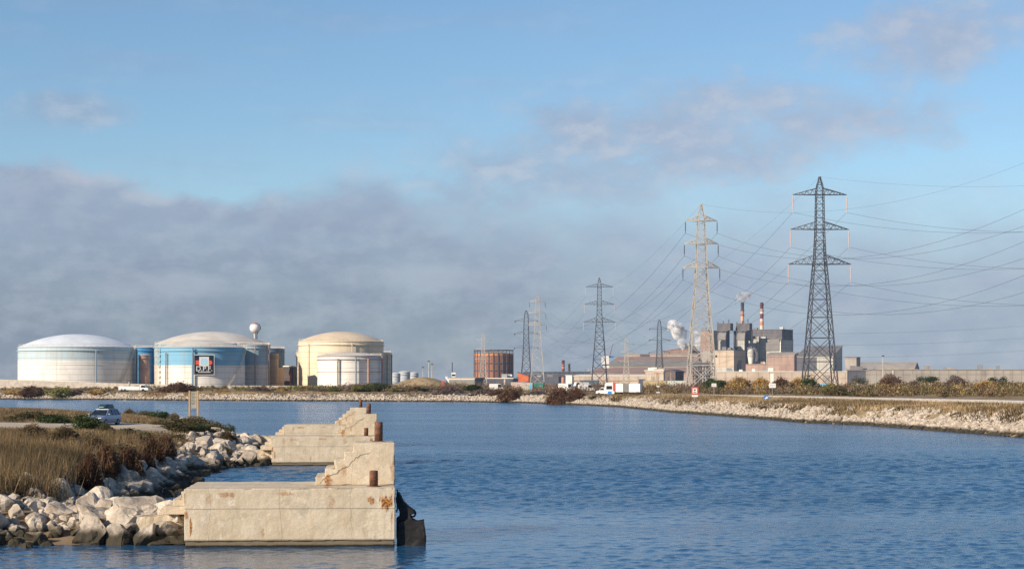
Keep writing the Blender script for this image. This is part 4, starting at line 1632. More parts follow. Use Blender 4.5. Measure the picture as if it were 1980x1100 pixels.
G_V = 'white vehicles parked behind the brown bushes'
van('parked_van', 1152, 470, 4.6, 1.9, 1.8, 'white car just ahead of the lorry cab', None, R(-30), False, zoff=0.15)
van('parked_van', 1079, 560, 5.4, 2.4, 2.0, 'white van nearest the green container', G_V, R(-15), True)
van('parked_van', 1107, 580, 5.6, 2.5, 2.0, 'white van in the middle between the green container and the lorry', G_V, R(20), False)
van('parked_van', 1120, 545, 5.0, 2.2, 1.9, 'white van nearest the lorry', G_V, R(10), True)
van('parked_van', 946, 575, 5.0, 2.3, 1.9, 'small white van under the rusty gasholder', None, R(0), True)
van('parked_car', 1648, 560, 4.4, 1.5, 1.7, 'white car parked past the dark pylon', None, R(0), True)
van('parked_car', 1583, 565, 4.4, 1.5, 1.7, 'pale blue car parked by the dark pylon legs', None, R(0), True, MT['cyan'])


def container(px0, px1, yt, d, label, m, extra=None, kind='shipping_container', cat='container', rz=-8):
    x = PX(px0, d)
    z = lz(x, d)
    L = (px1 - px0) * d / F
    root = empty(kind, (x, d, z), label, cat, 'site containers behind the brown bushes', R(rz))
    h = max(2.4, PZ(yt, d) - z)
    b = MB()
    b.box(0, L, 0, 2.6, 0.15, h)
    k = int(L / 0.6)
    for i in range(k):
        b.box(0.1 + i * 0.6, 0.35 + i * 0.6, -0.05, -0.002, 0.3, h - 0.2)
    b.build('shell', m, root)
    b = MB()
    b.box(-0.05, L + 0.05, -0.07, 2.67, h + 0.002, h + 0.12)
    b.build('roof', MT['steel'] if m is not MT['white'] else MT['verge'], root)
    b = MB()
    b.box(L * 0.75, L * 0.95, -0.09, -0.052, 0.3, h - 0.4)
    b.build('door', extra or m, root)
    return root


PALE_PINK = mat('pale_pink_cladding', (0.55, 0.42, 0.37), (0.44, 0.33, 0.29), 0.4, 0.8)
container(988, 1017, 744, 600, 'long pinkish site cabin beside the green container', PALE_PINK)
container(1008, 1030, 743, 585, 'pale cabin with a bright blue door beside the green container', MT['verge'], MT['cyan'])
container(1033, 1051, 743, 580, 'dark green container behind the brown bushes', MT['green'])
container(1122, 1158, 735, 800, 'dark teal container in front of the long cream shed', mat('teal_steel', (0.06, 0.10, 0.13), (0.09, 0.13, 0.16), 0.5, 0.6))
container(1244, 1288, 738, 700, 'yellowish site cabin in front of the rust streaked shed', mat('ochre_cladding', (0.5, 0.4, 0.2), (0.4, 0.33, 0.2), 0.4, 0.8))
container(1290, 1330, 739, 690, 'pale green site cabin in front of the dark shed', mat('mint_cladding', (0.48, 0.55, 0.48), (0.56, 0.56, 0.5), 0.3, 0.8))


def post_sign(name, px, d, ybase, label, panels, cat='sign', rz=0.0):
    """panels: (name, x0, x1, y0, y1 in picture rows, material, proud, outline)"""
    s = d / F
    x = PX(px, d)
    z = lz(x, d)
    root = empty(name, (x, d, z), label, cat, None, rz)
    tops = min(p[3] for p in panels)
    b = MB()
    b.lathe([(0.0, -0.3), (0.045, -0.3), (0.045, PZ(tops + 1, d) - z), (0.0, PZ(tops + 1, d) - z)], 10)
    b.build('post', MT['steel'], root, False, (0, 0.08, 0))
    for (nm, x0, x1, y0, y1, m, proud, shape) in panels:
        b = MB()
        if shape == 'round':
            cx, cz, r_ = (x0 + x1) / 2 * s, (PZ(y0, d) + PZ(y1, d)) / 2 - z, (x1 - x0) / 2 * s
            b.prism_xz([(cx + r_ * math.cos(a), cz + r_ * math.sin(a)) for a in [i * math.pi / 12 for i in range(24)]], -proud, 0.03 - proud)
        elif shape == 'box':
            b.box(x0 * s, x1 * s, -proud, 0.03 - proud, PZ(y1, d) - z, PZ(y0, d) - z)
        else:
            b.prism_xz([(a * s, PZ(c, d) - z) for a, c in shape], -proud, 0.03 - proud)
        b.build(nm, m, root)
    return root


post_sign('signal_board', 1343.5, 318, 0, 'red bordered square signal board with a white field beside the canal', [
    ('border', -6.7, 6.7, 748, 762.5, MT['red'], 0.02, 'box'),
    ('field', -4.3, 4.3, 750.3, 760.3, MT['white'], 0.025, 'box'),
    ('symbol', 0, 0, 751, 756, MT['black'], 0.03, [(-1.9, 751.6), (-1.9, 753.6), (0, 756.4), (1.9, 753.6), (1.9, 751.6), (0, 753.2)][::-1]),
    ('symbol', 0, 0, 756, 760, MT['ink'], 0.03, [(-3.2, 757.6), (3.2, 757.6), (2.2, 759.4), (-2.2, 759.4)][::-1]),
    ('caption_plate', -5.9, 5.9, 763.2, 767, MT['white'], 0.02, 'box')])
post_sign('plate_sign', 1380.5, 352, 0, 'plain white plate on a post standing by the road near the dark green bush', [('plate', -4.6, 4.6, 741, 747.5, MT['white'], 0.02, 'box'), ('back_rail', -3, 3, 743.5, 744.3, MT['steel'], 0.023, 'box')])
post_sign('plate_sign', 1493.5, 318, 0, 'plain white plate on a post by the road above the blue round sign', [('plate', -6.6, 6.6, 741, 749.5, MT['white'], 0.02, 'box'), ('print', -4.6, 4.6, 744.6, 745.4, MT['panel'], 0.025, 'box')])
post_sign('round_sign', 1481.5, 300, 0, 'small round blue road sign with a white arrow low by the roadside', [('disc', -4.8, 4.8, 763.5, 773.1, MT['blue'], 0.02, 'round'), ('arrow', 0, 0, 765, 772, MT['white'], 0.026, [(-2.8, 769.5), (0.5, 767.0), (0.0, 765.5), (3.2, 767.4), (2.4, 771), (1.5, 769.4), (-1.2, 771.5)][::-1])])
post_sign('plate_sign', 1272.5, 400, 0, 'slim post with a small white plate on the grass in front of the road', [('plate', -2.4, 2.4, 745.5, 748, MT['white'], 0.02, 'box'), ('lower_plate', -3.6, 3.6, 757.5, 759.5, MT['white'], 0.02, 'box')])

# ------------------------------------------------------------------ tank farm
def tank_mat(name, low, high, split, rusty=0.3, rust=(0.36, 0.19, 0.10), mid=None):
    """painted plates: two colours split at a local height, faint plate seams, rust runs"""
    m = bpy.data.materials.new(name)
    m.use_nodes = True
    T = NT(m.node_tree)
    b = m.node_tree.nodes['Principled BSDF']
    b.inputs['Roughness'].default_value = 0.55
    b.inputs['Specular IOR Level'].default_value = 0.3
    v = T.n('ShaderNodeTexCoord').outputs['Object']
    sep = T.n('ShaderNodeSeparateXYZ')
    T.put(sep.inputs[0], v)
    z = sep.outputs[2]
    n1 = T.noise(v, 0.25, 5.0)
    col = T.mix(T.maprange(z, split - 0.05, split + 0.05), low, high)
    col = T.mix(T.math('MULTIPLY', T.maprange(n1, 0.4, 0.7), 0.18), col, (0.45, 0.40, 0.33))
    runs = T.noise(T.mapping(v, (0.9, 0.9, 0.045)), 1.0, 5.0, 0.6)
    col = T.mix(T.math('MULTIPLY', T.maprange(runs, 0.52, 0.72), rusty), col, rust)
    seam = T.math('ABSOLUTE', T.math('SUBTRACT', T.math('FRACT', T.math('DIVIDE', z, 2.45)), 0.5))
    col = T.mix(T.math('MULTIPLY', T.maprange(seam, 0.06, 0.0), 0.65), col, (0.24, 0.19, 0.15))
    grime = T.noise(T.mapping(v, (0.5, 0.5, 0.12)), 0.6, 6.0, 0.65)
    col = T.mix(T.math('MULTIPLY', T.maprange(grime, 0.5, 0.72), 0.35), col, (0.34, 0.28, 0.22))
    T.put(b.inputs['Base Color'], col)
    return m


WHITE_T = (0.74, 0.71, 0.65)
TM = dict(
    bluewhite=tank_mat('blue_over_white_plates', (0.76, 0.73, 0.67), (0.155, 0.40, 0.58), 9.15, 0.25),
    rusty=tank_mat('blue_over_rusty_plates', (0.62, 0.53, 0.46), (0.25, 0.37, 0.44), 9.8, 0.6),
    greenish=tank_mat('grey_green_over_white_plates', (0.74, 0.72, 0.68), (0.44, 0.55, 0.60), 10.0, 0.25),
    cream=tank_mat('cream_plates', (0.74, 0.60, 0.42), (0.76, 0.64, 0.46), 5.0, 0.2, (0.55, 0.40, 0.24)),
    white=tank_mat('white_plates', (0.80, 0.77, 0.71), (0.60, 0.66, 0.66), 12.2, 0.35, (0.5, 0.36, 0.25)),
    orange=tank_mat('blue_over_orange_plates', (0.52, 0.36, 0.24), (0.07, 0.15, 0.21), 8.6, 0.35),
    rustcol=tank_mat('orange_rust_plates', (0.60, 0.36, 0.18), (0.5, 0.3, 0.17), 12.0, 0.5, (0.3, 0.13, 0.06)),
    dark=mat('dark_plates', (0.10, 0.09, 0.09), (0.16, 0.13, 0.12), 0.3, 0.7),
    blue=mat('strong_blue_plates', (0.05, 0.22, 0.42), (0.07, 0.28, 0.47), 0.3, 0.6),
    roof=mat('pale_tank_roof', (0.66, 0.62, 0.55), (0.55, 0.50, 0.43), 0.15, 0.6),
    roofcream=mat('cream_tank_roof', (0.70, 0.57, 0.40), (0.60, 0.48, 0.34), 0.15, 0.6),
    roofblue=mat('whitish_tank_roof', (0.70, 0.74, 0.78), (0.60, 0.64, 0.68), 0.15, 0.6),
    pipe=mat('reddish_pipe', (0.42, 0.27, 0.22), (0.3, 0.2, 0.17), 0.4, 0.6),
    pipeblue=mat('blue_grey_pipe', (0.18, 0.27, 0.36), rough=0.6),
    rail=mat('pale_handrail', (0.66, 0.58, 0.46), rough=0.7),
)


def tank(label, px, d, rpx, ytop, ybase, dome, shell_m, roof_m, group='storage tanks of the oil depot', pipes=(), stair=None, ringmat=None, girder=1.7, ladder=None, roofrail=True):
    s = d / F
    Rr = rpx * s
    x = PX(px, d)
    zb = PZ(ybase, d)
    h = PZ(ytop, d) - zb
    view = math.atan2(-x, d)

    def ang(off):
        return math.asin(max(-0.999, min(0.999, off / rpx))) + view
    root = empty('storage_tank', (x, d, zb), label, 'tank', group)
    b = MB()
    b.lathe([(Rr, -1.2), (Rr, h)], 96)
    b.build('shell', shell_m, root, True)
    # domed roof
    dh = dome * s
    Rs = (Rr * Rr + dh * dh) / (2 * dh)
    prof = []
    for i in range(13):
        r_ = Rr * (1 - i / 12) + 0.0
        prof.append((max(r_, 0.01), h + 0.004 + math.sqrt(max(0, Rs * Rs - r_ * r_)) - (Rs - dh)))
    b = MB()
    b.lathe(prof, 64)
    rf = b.build('roof', roof_m, root, True)
    if roofrail:
        b = MB()
        for i in range(0, 60):
            a = 2 * math.pi * i / 60
            p = (Rr * 0.985 * math.sin(a), -Rr * 0.985 * math.cos(a), h)
            b.bar(p, (p[0], p[1], h + 1.1), 0.05, 4)
        b.lathe([(Rr * 0.985, h + 1.05), (Rr * 0.985 + .06, h + 1.12), (Rr * 0.985, h + 1.17)], 60)
        b.build('railing', TM['rail'], root)
    b = MB()
    for zz, wd in ((h - 0.25, 0.3), (h - girder, 0.55), (h * 0.5, 0.16)):
        b.lathe([(Rr + 0.002, zz - 0.14), (Rr + wd, zz - 0.1), (Rr + wd, zz + 0.1), (Rr + 0.002, zz + 0.14)], 96)
    b.build('wind_girder', ringmat or shell_m, root)
    for (off, z0, z1, r_, m) in pipes:
        a = ang(off)
        q = Rr + 0.65 + r_
        b = MB()
        b.bar((q * math.sin(a), -q * math.cos(a), -0.8), (q * math.sin(a), -q * math.cos(a), h * z1), r_, 8)
        b.build('pipe', m, root, True)
    if stair:
        a0, a1 = ang(stair[0]), ang(stair[1])
        b = MB()
        n = 26
        prev = None
        for i in range(n + 1):
            a = a0 + (a1 - a0) * i / n
            zz = h * i / n
            q0, q1 = Rr + 0.05, Rr + 1.1
            p0 = (q0 * math.sin(a), -q0 * math.cos(a), zz)
            p1 = (q1 * math.sin(a), -q1 * math.cos(a), zz)
            b.bar(p0, p1, 0.12, 4)
            top = (p1[0], p1[1], zz + 1.1)
            b.bar(p1, top, 0.04, 4)
            if prev:
                b.bar(prev[0], p1, 0.1, 4)
                b.bar(prev[1], top, 0.05, 4)
                b.bar((prev[0][0], prev[0][1], prev[0][2] + .55), (p1[0], p1[1], zz + .55), 0.04, 4)
            prev = (p1, top)
        b.build('stairway', TM['rail'], root)
    if ladder is not None:
        a = ang(ladder)
        b = MB()
        q = Rr + 0.9
        cx, cy = q * math.sin(a), -q * math.cos(a)
        for sx in (-0.9, 0.9):
            for sy in (-0.9, 0.9):
                b.bar((cx + sx, cy + sy, -0.8), (cx + sx, cy + sy, h + 1.2), 0.11, 4)
        k = int(h / 2.2)
        for i in range(k + 1):
            zz = i * 2.2
            b.box(cx - 1.1, cx + 1.1, cy - 1.1, cy + 1.1, zz, zz + 0.25)
            b.bar((cx - 0.9, cy - 0.9, zz), (cx + 0.9, cy - 0.9, zz + 2.2), 0.09, 4)
        b.build('ladder_tower', TM['rail'], root)
    return root, Rr, h, x, zb, ang


# blue and white tank carrying the depot's sign
tA, rA, hA, xA, zA, angA = tank('blue and white tank carrying the square black sign', 390, 800, 83, 672, 748, 15, TM['bluewhite'], TM['roof'],
                                pipes=((-64, 0, 0.86, 0.32, TM['pipe']), (-16, 0, 0.97, 0.42, TM['pipeblue'])), stair=(47, 81), ladder=-79)
a = angA(4.3)
sw = 37 * 800 / F * 0.98
q = rA + 0.55
sg = link('sign_panel', None, tA, (q * math.sin(a), -q * math.cos(a), (PZ(705.2, 783) - zA)))
sg.rotation_euler = (0, 0, a)
hw = sw / 2
for (nm, x0, x1, z0, z1, m, pr) in (
        ('border', -hw - .25, hw + .25, -hw - .25, hw + .25, MT['white'], 0.0),
        ('field', -hw, hw, -hw, hw, mat('black_sign_field', (0.012, 0.016, 0.03), rough=0.5), 0.05),
        ('emblem', -hw * .86, -hw * .42, 0.0, hw * .46, mat('coral_red', (0.75, 0.10, 0.05), rough=0.5), 0.09),
        ('emblem', hw * .5, hw * .84, 0.0, hw * .46, bpy.data.materials['coral_red'], 0.09),
        ('emblem', -hw * .5, hw * .5, -hw * .14, hw * .84, MT['white'], 0.11),
        ('emblem', -hw * .34, hw * .32, 0.0, hw * .68, mat('pale_blue_sign', (0.42, 0.68, 0.82), rough=0.5), 0.14),
        ('underline', -hw * .62, hw * .68, -hw * .80, -hw * .70, MT['white'], 0.09)):
    b = MB()
    if nm == 'underline':
        for k in range(9):
            xx = x0 + (x1 - x0) * (k + .12) / 9
            b.box(xx, xx + (x1 - x0) / 9 * .72, -pr - .04, -pr, z0, z1)
    elif nm == 'emblem' and x0 > 0 and x0 > hw * .4:
        b.prism_xz([(x0, z0), (x1 - .5, z0), (x1, z0 + .6), (x1, z1 - .6), (x1 - .5, z1), (x0, z1)], -pr - .04, -pr)
    else:
        b.box(x0, x1, -pr - .04, -pr, z0, z1)
    b.build(nm, m, sg)
fc = bpy.data.curves.new('lettering', 'FONT')
fc.body = 'D.P.F.'
fc.size = hw * 0.72
fc.align_x = 'CENTER'
fc.extrude = 0.03
fc.offset = 0.02
fc.materials.append(MT['white'])
ft_ = bpy.data.objects.new('lettering_source', fc)
COL.objects.link(ft_)
fo = link('lettering', bpy.data.meshes.new_from_object(ft_.evaluated_get(bpy.context.evaluated_depsgraph_get())), sg, (0.02, -0.12, -hw * .64))
bpy.data.objects.remove(ft_)
fo.rotation_euler = (R(90), 0, 0)

tank('largest domed tank behind the blue and white one, rust stained below', 411, 852, 111, 666, 748, 25, TM['rusty'], TM['roof'], pipes=((82, 0, 0.98, 0.4, TM['pipe']), (66, 0, 0.7, 0.4, TM['roof']), (104, 0, 0.7, 0.3, TM['pipe'])))
tank('domed grey green tank at the end of the depot, diagonal stair on its flank', 150, 850, 112, 672, 740, 26, TM['greenish'], TM['roofblue'],
     pipes=((33, 0, 0.9, 0.35, TM['pipeblue']), (107, 0, 0.95, 0.4, TM['pipeblue'])), stair=(78, 104))
tank('blue topped rust streaked tank partly behind the blue and white one', 490, 816, 31, 667, 749, 2, TM['rusty'], TM['roof'], pipes=((3, 0, 0.98, 0.25, TM['pipe']), (26, 0, 0.98, 0.25, TM['pipe'])))
tank('narrow blue tank squeezed between two large domed tanks', 281, 905, 28, 672, 742, 3, TM['blue'], TM['roof'], ringmat=TM['blue'])
tank('small dark blue and orange tank beside the largest domed one', 521, 905, 29, 674, 745, 3, TM['orange'], TM['roof'])
tank('thin orange rusty tank in front of the small dark blue one', 529, 846, 9.5, 684, 746, 2, TM['rustcol'], TM['rustcol'], roofrail=False)
tank('brown rusty tank in front of the narrow blue one', 279, 845, 11, 686, 742, 1.5, mat('brown_plates', (0.34, 0.24, 0.20), (0.26, 0.17, 0.14), 0.3, 0.7), TM['roof'], roofrail=False)
tank('tall cream tank with a shallow cone roof', 659.5, 862, 82, 661, 748, 20, TM['cream'], TM['roofcream'], pipes=((-60, 0, 0.97, 0.2, TM['rail']), (20, 0, 0.97, 0.2, TM['rail'])))
tank('wide low cream tank behind the tall cream one', 665, 915, 92, 682, 748, 8, TM['cream'], TM['roofcream'], pipes=((88, 0, 0.95, 0.3, TM['pipe']), (79, 0, 0.95, 0.3, TM['pipe'])))
tank('white tank in front of the tall cream one', 676, 812, 62, 688, 750, 7, TM['white'], TM['roof'],
     pipes=((-21, 0, 0.9, 0.4, TM['pipe']), (11, 0, 0.95, 0.35, TM['pipeblue']), (33, 0, 0.9, 0.45, TM['pipe']), (58, 0, 0.98, 0.5, TM['pipe'])), ringmat=TM['pipe'])
G_P = 'small pale tanks beyond the mound'
for (px, d, rp, yt, lab) in ((765, 1150, 9, 722, 'small pale tank just past the cream tanks'), (782, 1200, 11, 719, 'small grey tank second past the cream tanks'), (800, 1240, 9, 721, 'small grey tank third past the cream tanks')):
    tank(lab, px, d, rp, yt, 743, 2, mat('grey_far_plates', (0.42, 0.45, 0.48), (0.36, 0.40, 0.44), 0.2), TM['roof'], G_P, roofrail=False)

# stair walkway across the cream tank's roof
def low_wall(label, px0, px1, y0, y1, d0, d1, h, m):
    a, c = Vector(P(px0, y0, d0)), Vector(P(px1, y1, d1))
    b = MB()
    n_ = Vector((0, 1, 0)) * 0.5
    dz = Vector((0, 0, -h - 2))
    vs = [a, c, c + n_, a + n_, a + dz, c + dz, c + n_ + dz, a + n_ + dz]
    b.add(vs, [(0, 1, 2, 3), (4, 7, 6, 5), (0, 4, 5, 1), (1, 5, 6, 2), (2, 6, 7, 3), (3, 7, 4, 0)])
    o = b.build('dike_wall', m)
    return tag(o, label, 'wall')


low_wall('long pale sloping dike wall below the grey green tank', -10, 330, 733, 744, 735, 720, 3, MT['verge'])
low_wall('low pale wall at the foot of the rust stained tanks', 440, 600, 745, 745.5, 690, 690, 3, MT['verge'])
low_wall('low white wall between the bushes before the cream tank', 590, 700, 753, 753.5, 640, 640, 2, MT['white'])

DKB = mat('dark_shed_sheets', (0.12, 0.09, 0.08), (0.08, 0.07, 0.07), 0.1, 0.8)
# water tower
d = 925.0
s = d / F
wt = empty('water_tower', (PX(493, d), d, 4), 'ball shaped white water tower with a rusty cap behind the largest tank', 'water tower')
zc = PZ(634, d) - 4
r_ = 10.3 * s
b = MB()
b.lathe([(r_ * math.cos(t), zc + r_ * math.sin(t)) for t in [R(-90 + i * 7.5) for i in range(19)]], 40)
b.build('ball', MT['white'], wt, True)
b = MB()
b.lathe([(r_ * 1.012 * math.cos(t), zc + r_ * 1.012 * math.sin(t)) for t in [R(42 + i * 6) for i in range(9)]], 40)
b.build('rusty_cap', MT['pipe'] if 'pipe' in MT else mat('cap_rust', (0.36, 0.13, 0.09), (0.46, 0.24, 0.18), 0.6, 0.7), wt, True)
b = MB()
b.lathe([(2.6 * s, -1), (2.4 * s, zc * 0.5), (2.4 * s, zc - r_ * 0.95), (5 * s, zc - r_ * 0.8)], 24)
b.build('stem', MT['white'], wt, True)
b = MB()
b.tube([(3.9 * s, 0, 0), (3.9 * s, 0, zc - r_ * 1.1), (7 * s, 0, zc - r_ * 0.7), (10.6 * s, 0, zc - 2 * s), (10.6 * s, 0, zc + 2 * s), (8 * s, 0, zc + 7 * s)], 1.0 * s * 0.7, 8)
b.build('overflow_pipe', MT['black'], wt, True)
b = MB()
b.bar((0, 0, zc + r_), (0, 0, zc + r_ + 1.6), 0.12, 5)
b.build('mast', MT['steel'], wt)


# ------------------------------------------------------------------ works buildings
PSI = R(30)


def block(name, label, cat, x0, x1, xs, yt, yb, d, wall, roof=None, style='flat', rise=0, group=None, front=(), side=(), psi=PSI, wall2=None, rname='roof'):
    """building whose near corner stands at picture column x1: front from x0 to x1, right flank x1 to xs"""
    sx = d / F
    W = max((x1 - x0) * sx / math.cos(psi), 0.5)
    D = max((xs - x1) * sx / math.sin(psi), 0.5)
    # the far edges shrink with distance: correct once
    W *= 1 + W * math.sin(psi) / d * 1.0
    D *= 1 + D * math.cos(psi) / d * 0.6
    zg = 3.6
    zt, zb = PZ(yt, d), min(PZ(yb, d), PZ(yb, d))
    root = empty(name, (PX(x1, d), d, zb), label, cat, group, -psi)
    h = zt - zb
    rs = rise * sx
    b = MB()
    if style == 'gable_side':       # ridge runs front to back, gable on the front
        b.prism_xz([(-W, -3), (0, -3), (0, h), (-W / 2, h + rs), (-W, h)], 0, D)
    elif style == 'gable_front':    # ridge runs along the front, gable on the flank
        b.prism_yz([(0, -3), (D, -3), (D, h), (D / 2, h + rs), (0, h)], -W, 0)
    elif style == 'shed':           # rises towards the back
        b.prism_yz([(0, -3), (D, -3), (D, h + rs), (0, h)], -W, 0)
    elif style == 'shed_left':      # falls towards the left end
        b.prism_xz([(-W, -3), (0, -3), (0, h), (-W, h - rs)], 0, D)
    elif style == 'vault':
        pts = [(D * (0.5 - 0.5 * math.cos(t)), h + rs * math.sin(t)) for t in [math.pi * i / 10 for i in range(11)]]
        b.prism_yz([(0, -3), (D, -3)] + pts[::-1], -W, 0)
    else:
        b.box(-W, 0, 0, D, -3, h)
    b.build('wall', wall, root)
    roof = roof or wall
    b = MB()
    o_, t_ = 0.5, 0.5
    if style == 'gable_side':
        b.prism_xz([(-W - o_, h - .2), (-W / 2, h + rs + .05), (o_, h - .2), (o_, h + t_), (-W / 2, h + rs + t_ + .3), (-W - o_, h + t_)], -o_, D + o_)
    elif style == 'gable_front':
        b.prism_yz([(-o_, h - .2), (D / 2, h + rs + .05), (D + o_, h - .2), (D + o_, h + t_), (D / 2, h + rs + t_ + .3), (-o_, h + t_)], -W - o_, o_)
    elif style == 'shed':
        b.prism_yz([(-o_, h + .02), (D + o_, h + rs + .02), (D + o_, h + rs + t_), (-o_, h + t_)], -W - o_, o_)
    elif style == 'shed_left':
        b.prism_xz([(-W - o_, h - rs + .02), (o_, h + .02), (o_, h + t_), (-W - o_, h - rs + t_)], -o_, D + o_)
    elif style == 'vault':
        k = 12
        o2 = [(D * 0.5 - (D * 0.5 + .4) * math.cos(math.pi * i / k), h + (rs + .4) * math.sin(math.pi * i / k)) for i in range(k + 1)]
        i2 = [(D * 0.5 - (D * 0.5 + .05) * math.cos(math.pi * i / k), h + (rs + .05) * math.sin(math.pi * i / k)) for i in range(k + 1)]
        b.prism_yz(o2 + i2[::-1], -W - .3, .3)
    else:
        b.box(-W - o_, o_, -o_, D + o_, h + .01, h + .01 + t_)
    b.build(rname, roof, root)
    if style == 'flat' and W > 12:
        rr_ = random.Random(int(x0 * 7 + yt))
        for _k in range(3 if W < 60 else 6):
            b = MB()
            vx, vy = -W * rr_.uniform(0.08, 0.92), D * rr_.uniform(0.1, 0.5)
            vw, vh = rr_.uniform(1.0, 2.6), rr_.uniform(1.2, 3.2)
            b.box(vx - vw, vx + vw, vy, vy + 3, h + .52, h + .52 + vh)
            b.build('roof_vent', MT['steel'] if _k % 2 else roof, root)
    for (nm, u0, u1, v0, v1, m, pr) in front:
        b = MB()
        b.box(-W + u0 * W, -W + u1 * W, -pr, -0.01 if pr > 0 else -pr + .02, v0 * h, v1 * h)
        b.build(nm, m, root)
    for (nm, u0, u1, v0, v1, m, pr) in side:
        b = MB()
        b.box(0.01, pr, u0 * D, u1 * D, v0 * h, v1 * h)
        b.build(nm, m, root)
    return root, W, D, h


CL = dict(
    beige=mat('beige_cladding', (0.55, 0.44, 0.33), (0.48, 0.39, 0.30), 0.06, 0.8, streak=((0.40, 0.30, 0.22), 0.35, 0.52, 0.75, 0.4), panel=(7.5, 9.0, 0.6)),
    pale=mat('pale_grey_cladding', (0.48, 0.465, 0.41), (0.41, 0.40, 0.36), 0.05, 0.8, streak=((0.36, 0.33, 0.28), 0.3, 0.52, 0.75, 0.4), panel=(6.5, 11.0, 0.6)),
    cream=mat('cream_cladding', (0.54, 0.45, 0.36), (0.46, 0.37, 0.30), 0.06, 0.8, streak=((0.40, 0.27, 0.18), 0.35, 0.5, 0.72, 0.5), panel=(8.0, 6.0, 0.6)),
    pink=mat('pinkish_brown_cladding', (0.40, 0.285, 0.235), (0.33, 0.235, 0.20), 0.05, 0.8, streak=((0.28, 0.18, 0.14), 0.3, 0.5, 0.72, 0.4), panel=(7.0, 8.0, 0.6)),
    redroof=mat('red_brown_roof_sheets', (0.36, 0.235, 0.19), (0.27, 0.19, 0.16), 0.05, 0.85, panel=(9.0, 60.0, 0.6)),
    greyroof=mat('dark_grey_roof_sheets', (0.19, 0.18, 0.18), (0.14, 0.135, 0.14), 0.05, 0.75),
    greenroof=mat('grey_green_roof_sheets', (0.27, 0.27, 0.24), (0.22, 0.21, 0.19), 0.05, 0.8, panel=(9.0, 60.0, 0.6)),
    taupe=mat('taupe_sheets', (0.36, 0.32, 0.28), (0.29, 0.26, 0.23), 0.05, 0.8, panel=(7.0, 9.0, 0.5)),
    dark=mat('dark_blue_grey_cladding', (0.085, 0.09, 0.115), (0.12, 0.115, 0.13), 0.06, 0.7, panel=(6.0, 9.0, 0.6)),
    darkbrown=mat('dark_brown_cladding', (0.15, 0.115, 0.10), (0.10, 0.08, 0.075), 0.1, 0.8),
    rustwall=mat('rust_streaked_cladding', (0.56, 0.48, 0.38), (0.48, 0.40, 0.32), 0.1, 0.8, streak=((0.36, 0.19, 0.10), 0.6, 0.46, 0.66, 0.7), panel=(4.0, 5.0, 0.6)),
    soot=mat('sooty_grey_cladding', (0.15, 0.14, 0.145), (0.11, 0.105, 0.115), 0.06, 0.75, panel=(6.0, 8.0, 0.6)),
    hoodgrey=mat('dull_hood_sheets', (0.24, 0.22, 0.205), (0.19, 0.175, 0.17), 0.06, 0.7),
    dull=mat('dull_grey_beige_cladding', (0.38, 0.345, 0.30), (0.31, 0.285, 0.255), 0.03, 0.85, streak=((0.24, 0.20, 0.17), 0.25, 0.48, 0.7, 0.5), panel=(6.0, 7.0, 0.7)),
    trim=mat('white_trim', (0.74, 0.70, 0.62), rough=0.7),
)
WIN = MT['glass']
G_W = 'buildings of the steelworks'
block('storage_shed', 'dark brown shed standing between the small orange tank and the tall cream tank', 'shed', 549, 567, 572, 709, 748, 836, DKB, CL['trim'], 'flat', 0, None, front=[('door', 0.6, 0.8, 0, 0.7, MT['orange'], 0.2)], psi=R(20))
# long rolling mill: terraces of roofs one behind the other
block('mill_hall', 'long low cream shed with a white eave strip at the front of the steelworks', 'shed', 1112, 1252, 1262, 727, 752, 1500, CL['cream'], CL['trim'], 'shed', 2.5, G_W,
      front=[('door', 0.88, 0.985, 0.0, 0.78, CL['dark'], 0.3), ('band', 0.0, 0.86, 0.62, 0.68, CL['pink'], 0.2)], side=[], psi=R(12))
block('mill_hall', 'lowest terrace of the rolling mill with a red brown sloping roof', 'hall', 1150, 1346, 1362, 722, 745, 1720, CL['pink'], CL['redroof'], 'shed', 11, G_W, psi=R(14))
block('mill_hall', 'middle terrace of the rolling mill with a grey green roof over a pink wall', 'hall', 1178, 1350, 1362, 708, 740, 1830, CL['pink'], CL['greenroof'], 'shed', 11, G_W,
      front=[('window_strip', 0.05, 0.97, 0.35, 0.42, CL['taupe'], 0.25)], psi=R(12))
block('mill_hall', 'upper terrace of the rolling mill with a red brown roof', 'hall', 1190, 1350, 1362, 697, 740, 1920, CL['redroof'], CL['redroof'], 'shed', 8, G_W, psi=R(12))
block('mill_hall', 'topmost terrace of the rolling mill under a pale roof edge', 'hall', 1213, 1350, 1362, 687, 740, 2000, CL['redroof'], CL['cream'], 'shed', 4, G_W,
      front=[('roof_vent', 0.2, 0.33, 0.96, 1.05, CL['dark'], 0.8), ('eave_strip', 0.0, 1.0, 0.95, 0.99, CL['cream'], 0.4)], psi=R(12))
block('roof_monitor_hall', 'brown hall with a low pitched roof behind the topmost terrace', 'hall', 1285, 1345, 1360, 679, 740, 2080, CL['redroof'], CL['redroof'], 'gable_side', 5, G_W, psi=R(12))
block('stack_house', 'dark square house on the mill roof beside the steam plume', 'building', 1322, 1345, 1352, 669, 740, 2120, CL['dark'], CL['greyroof'], 'flat', 0, G_W, psi=R(15))
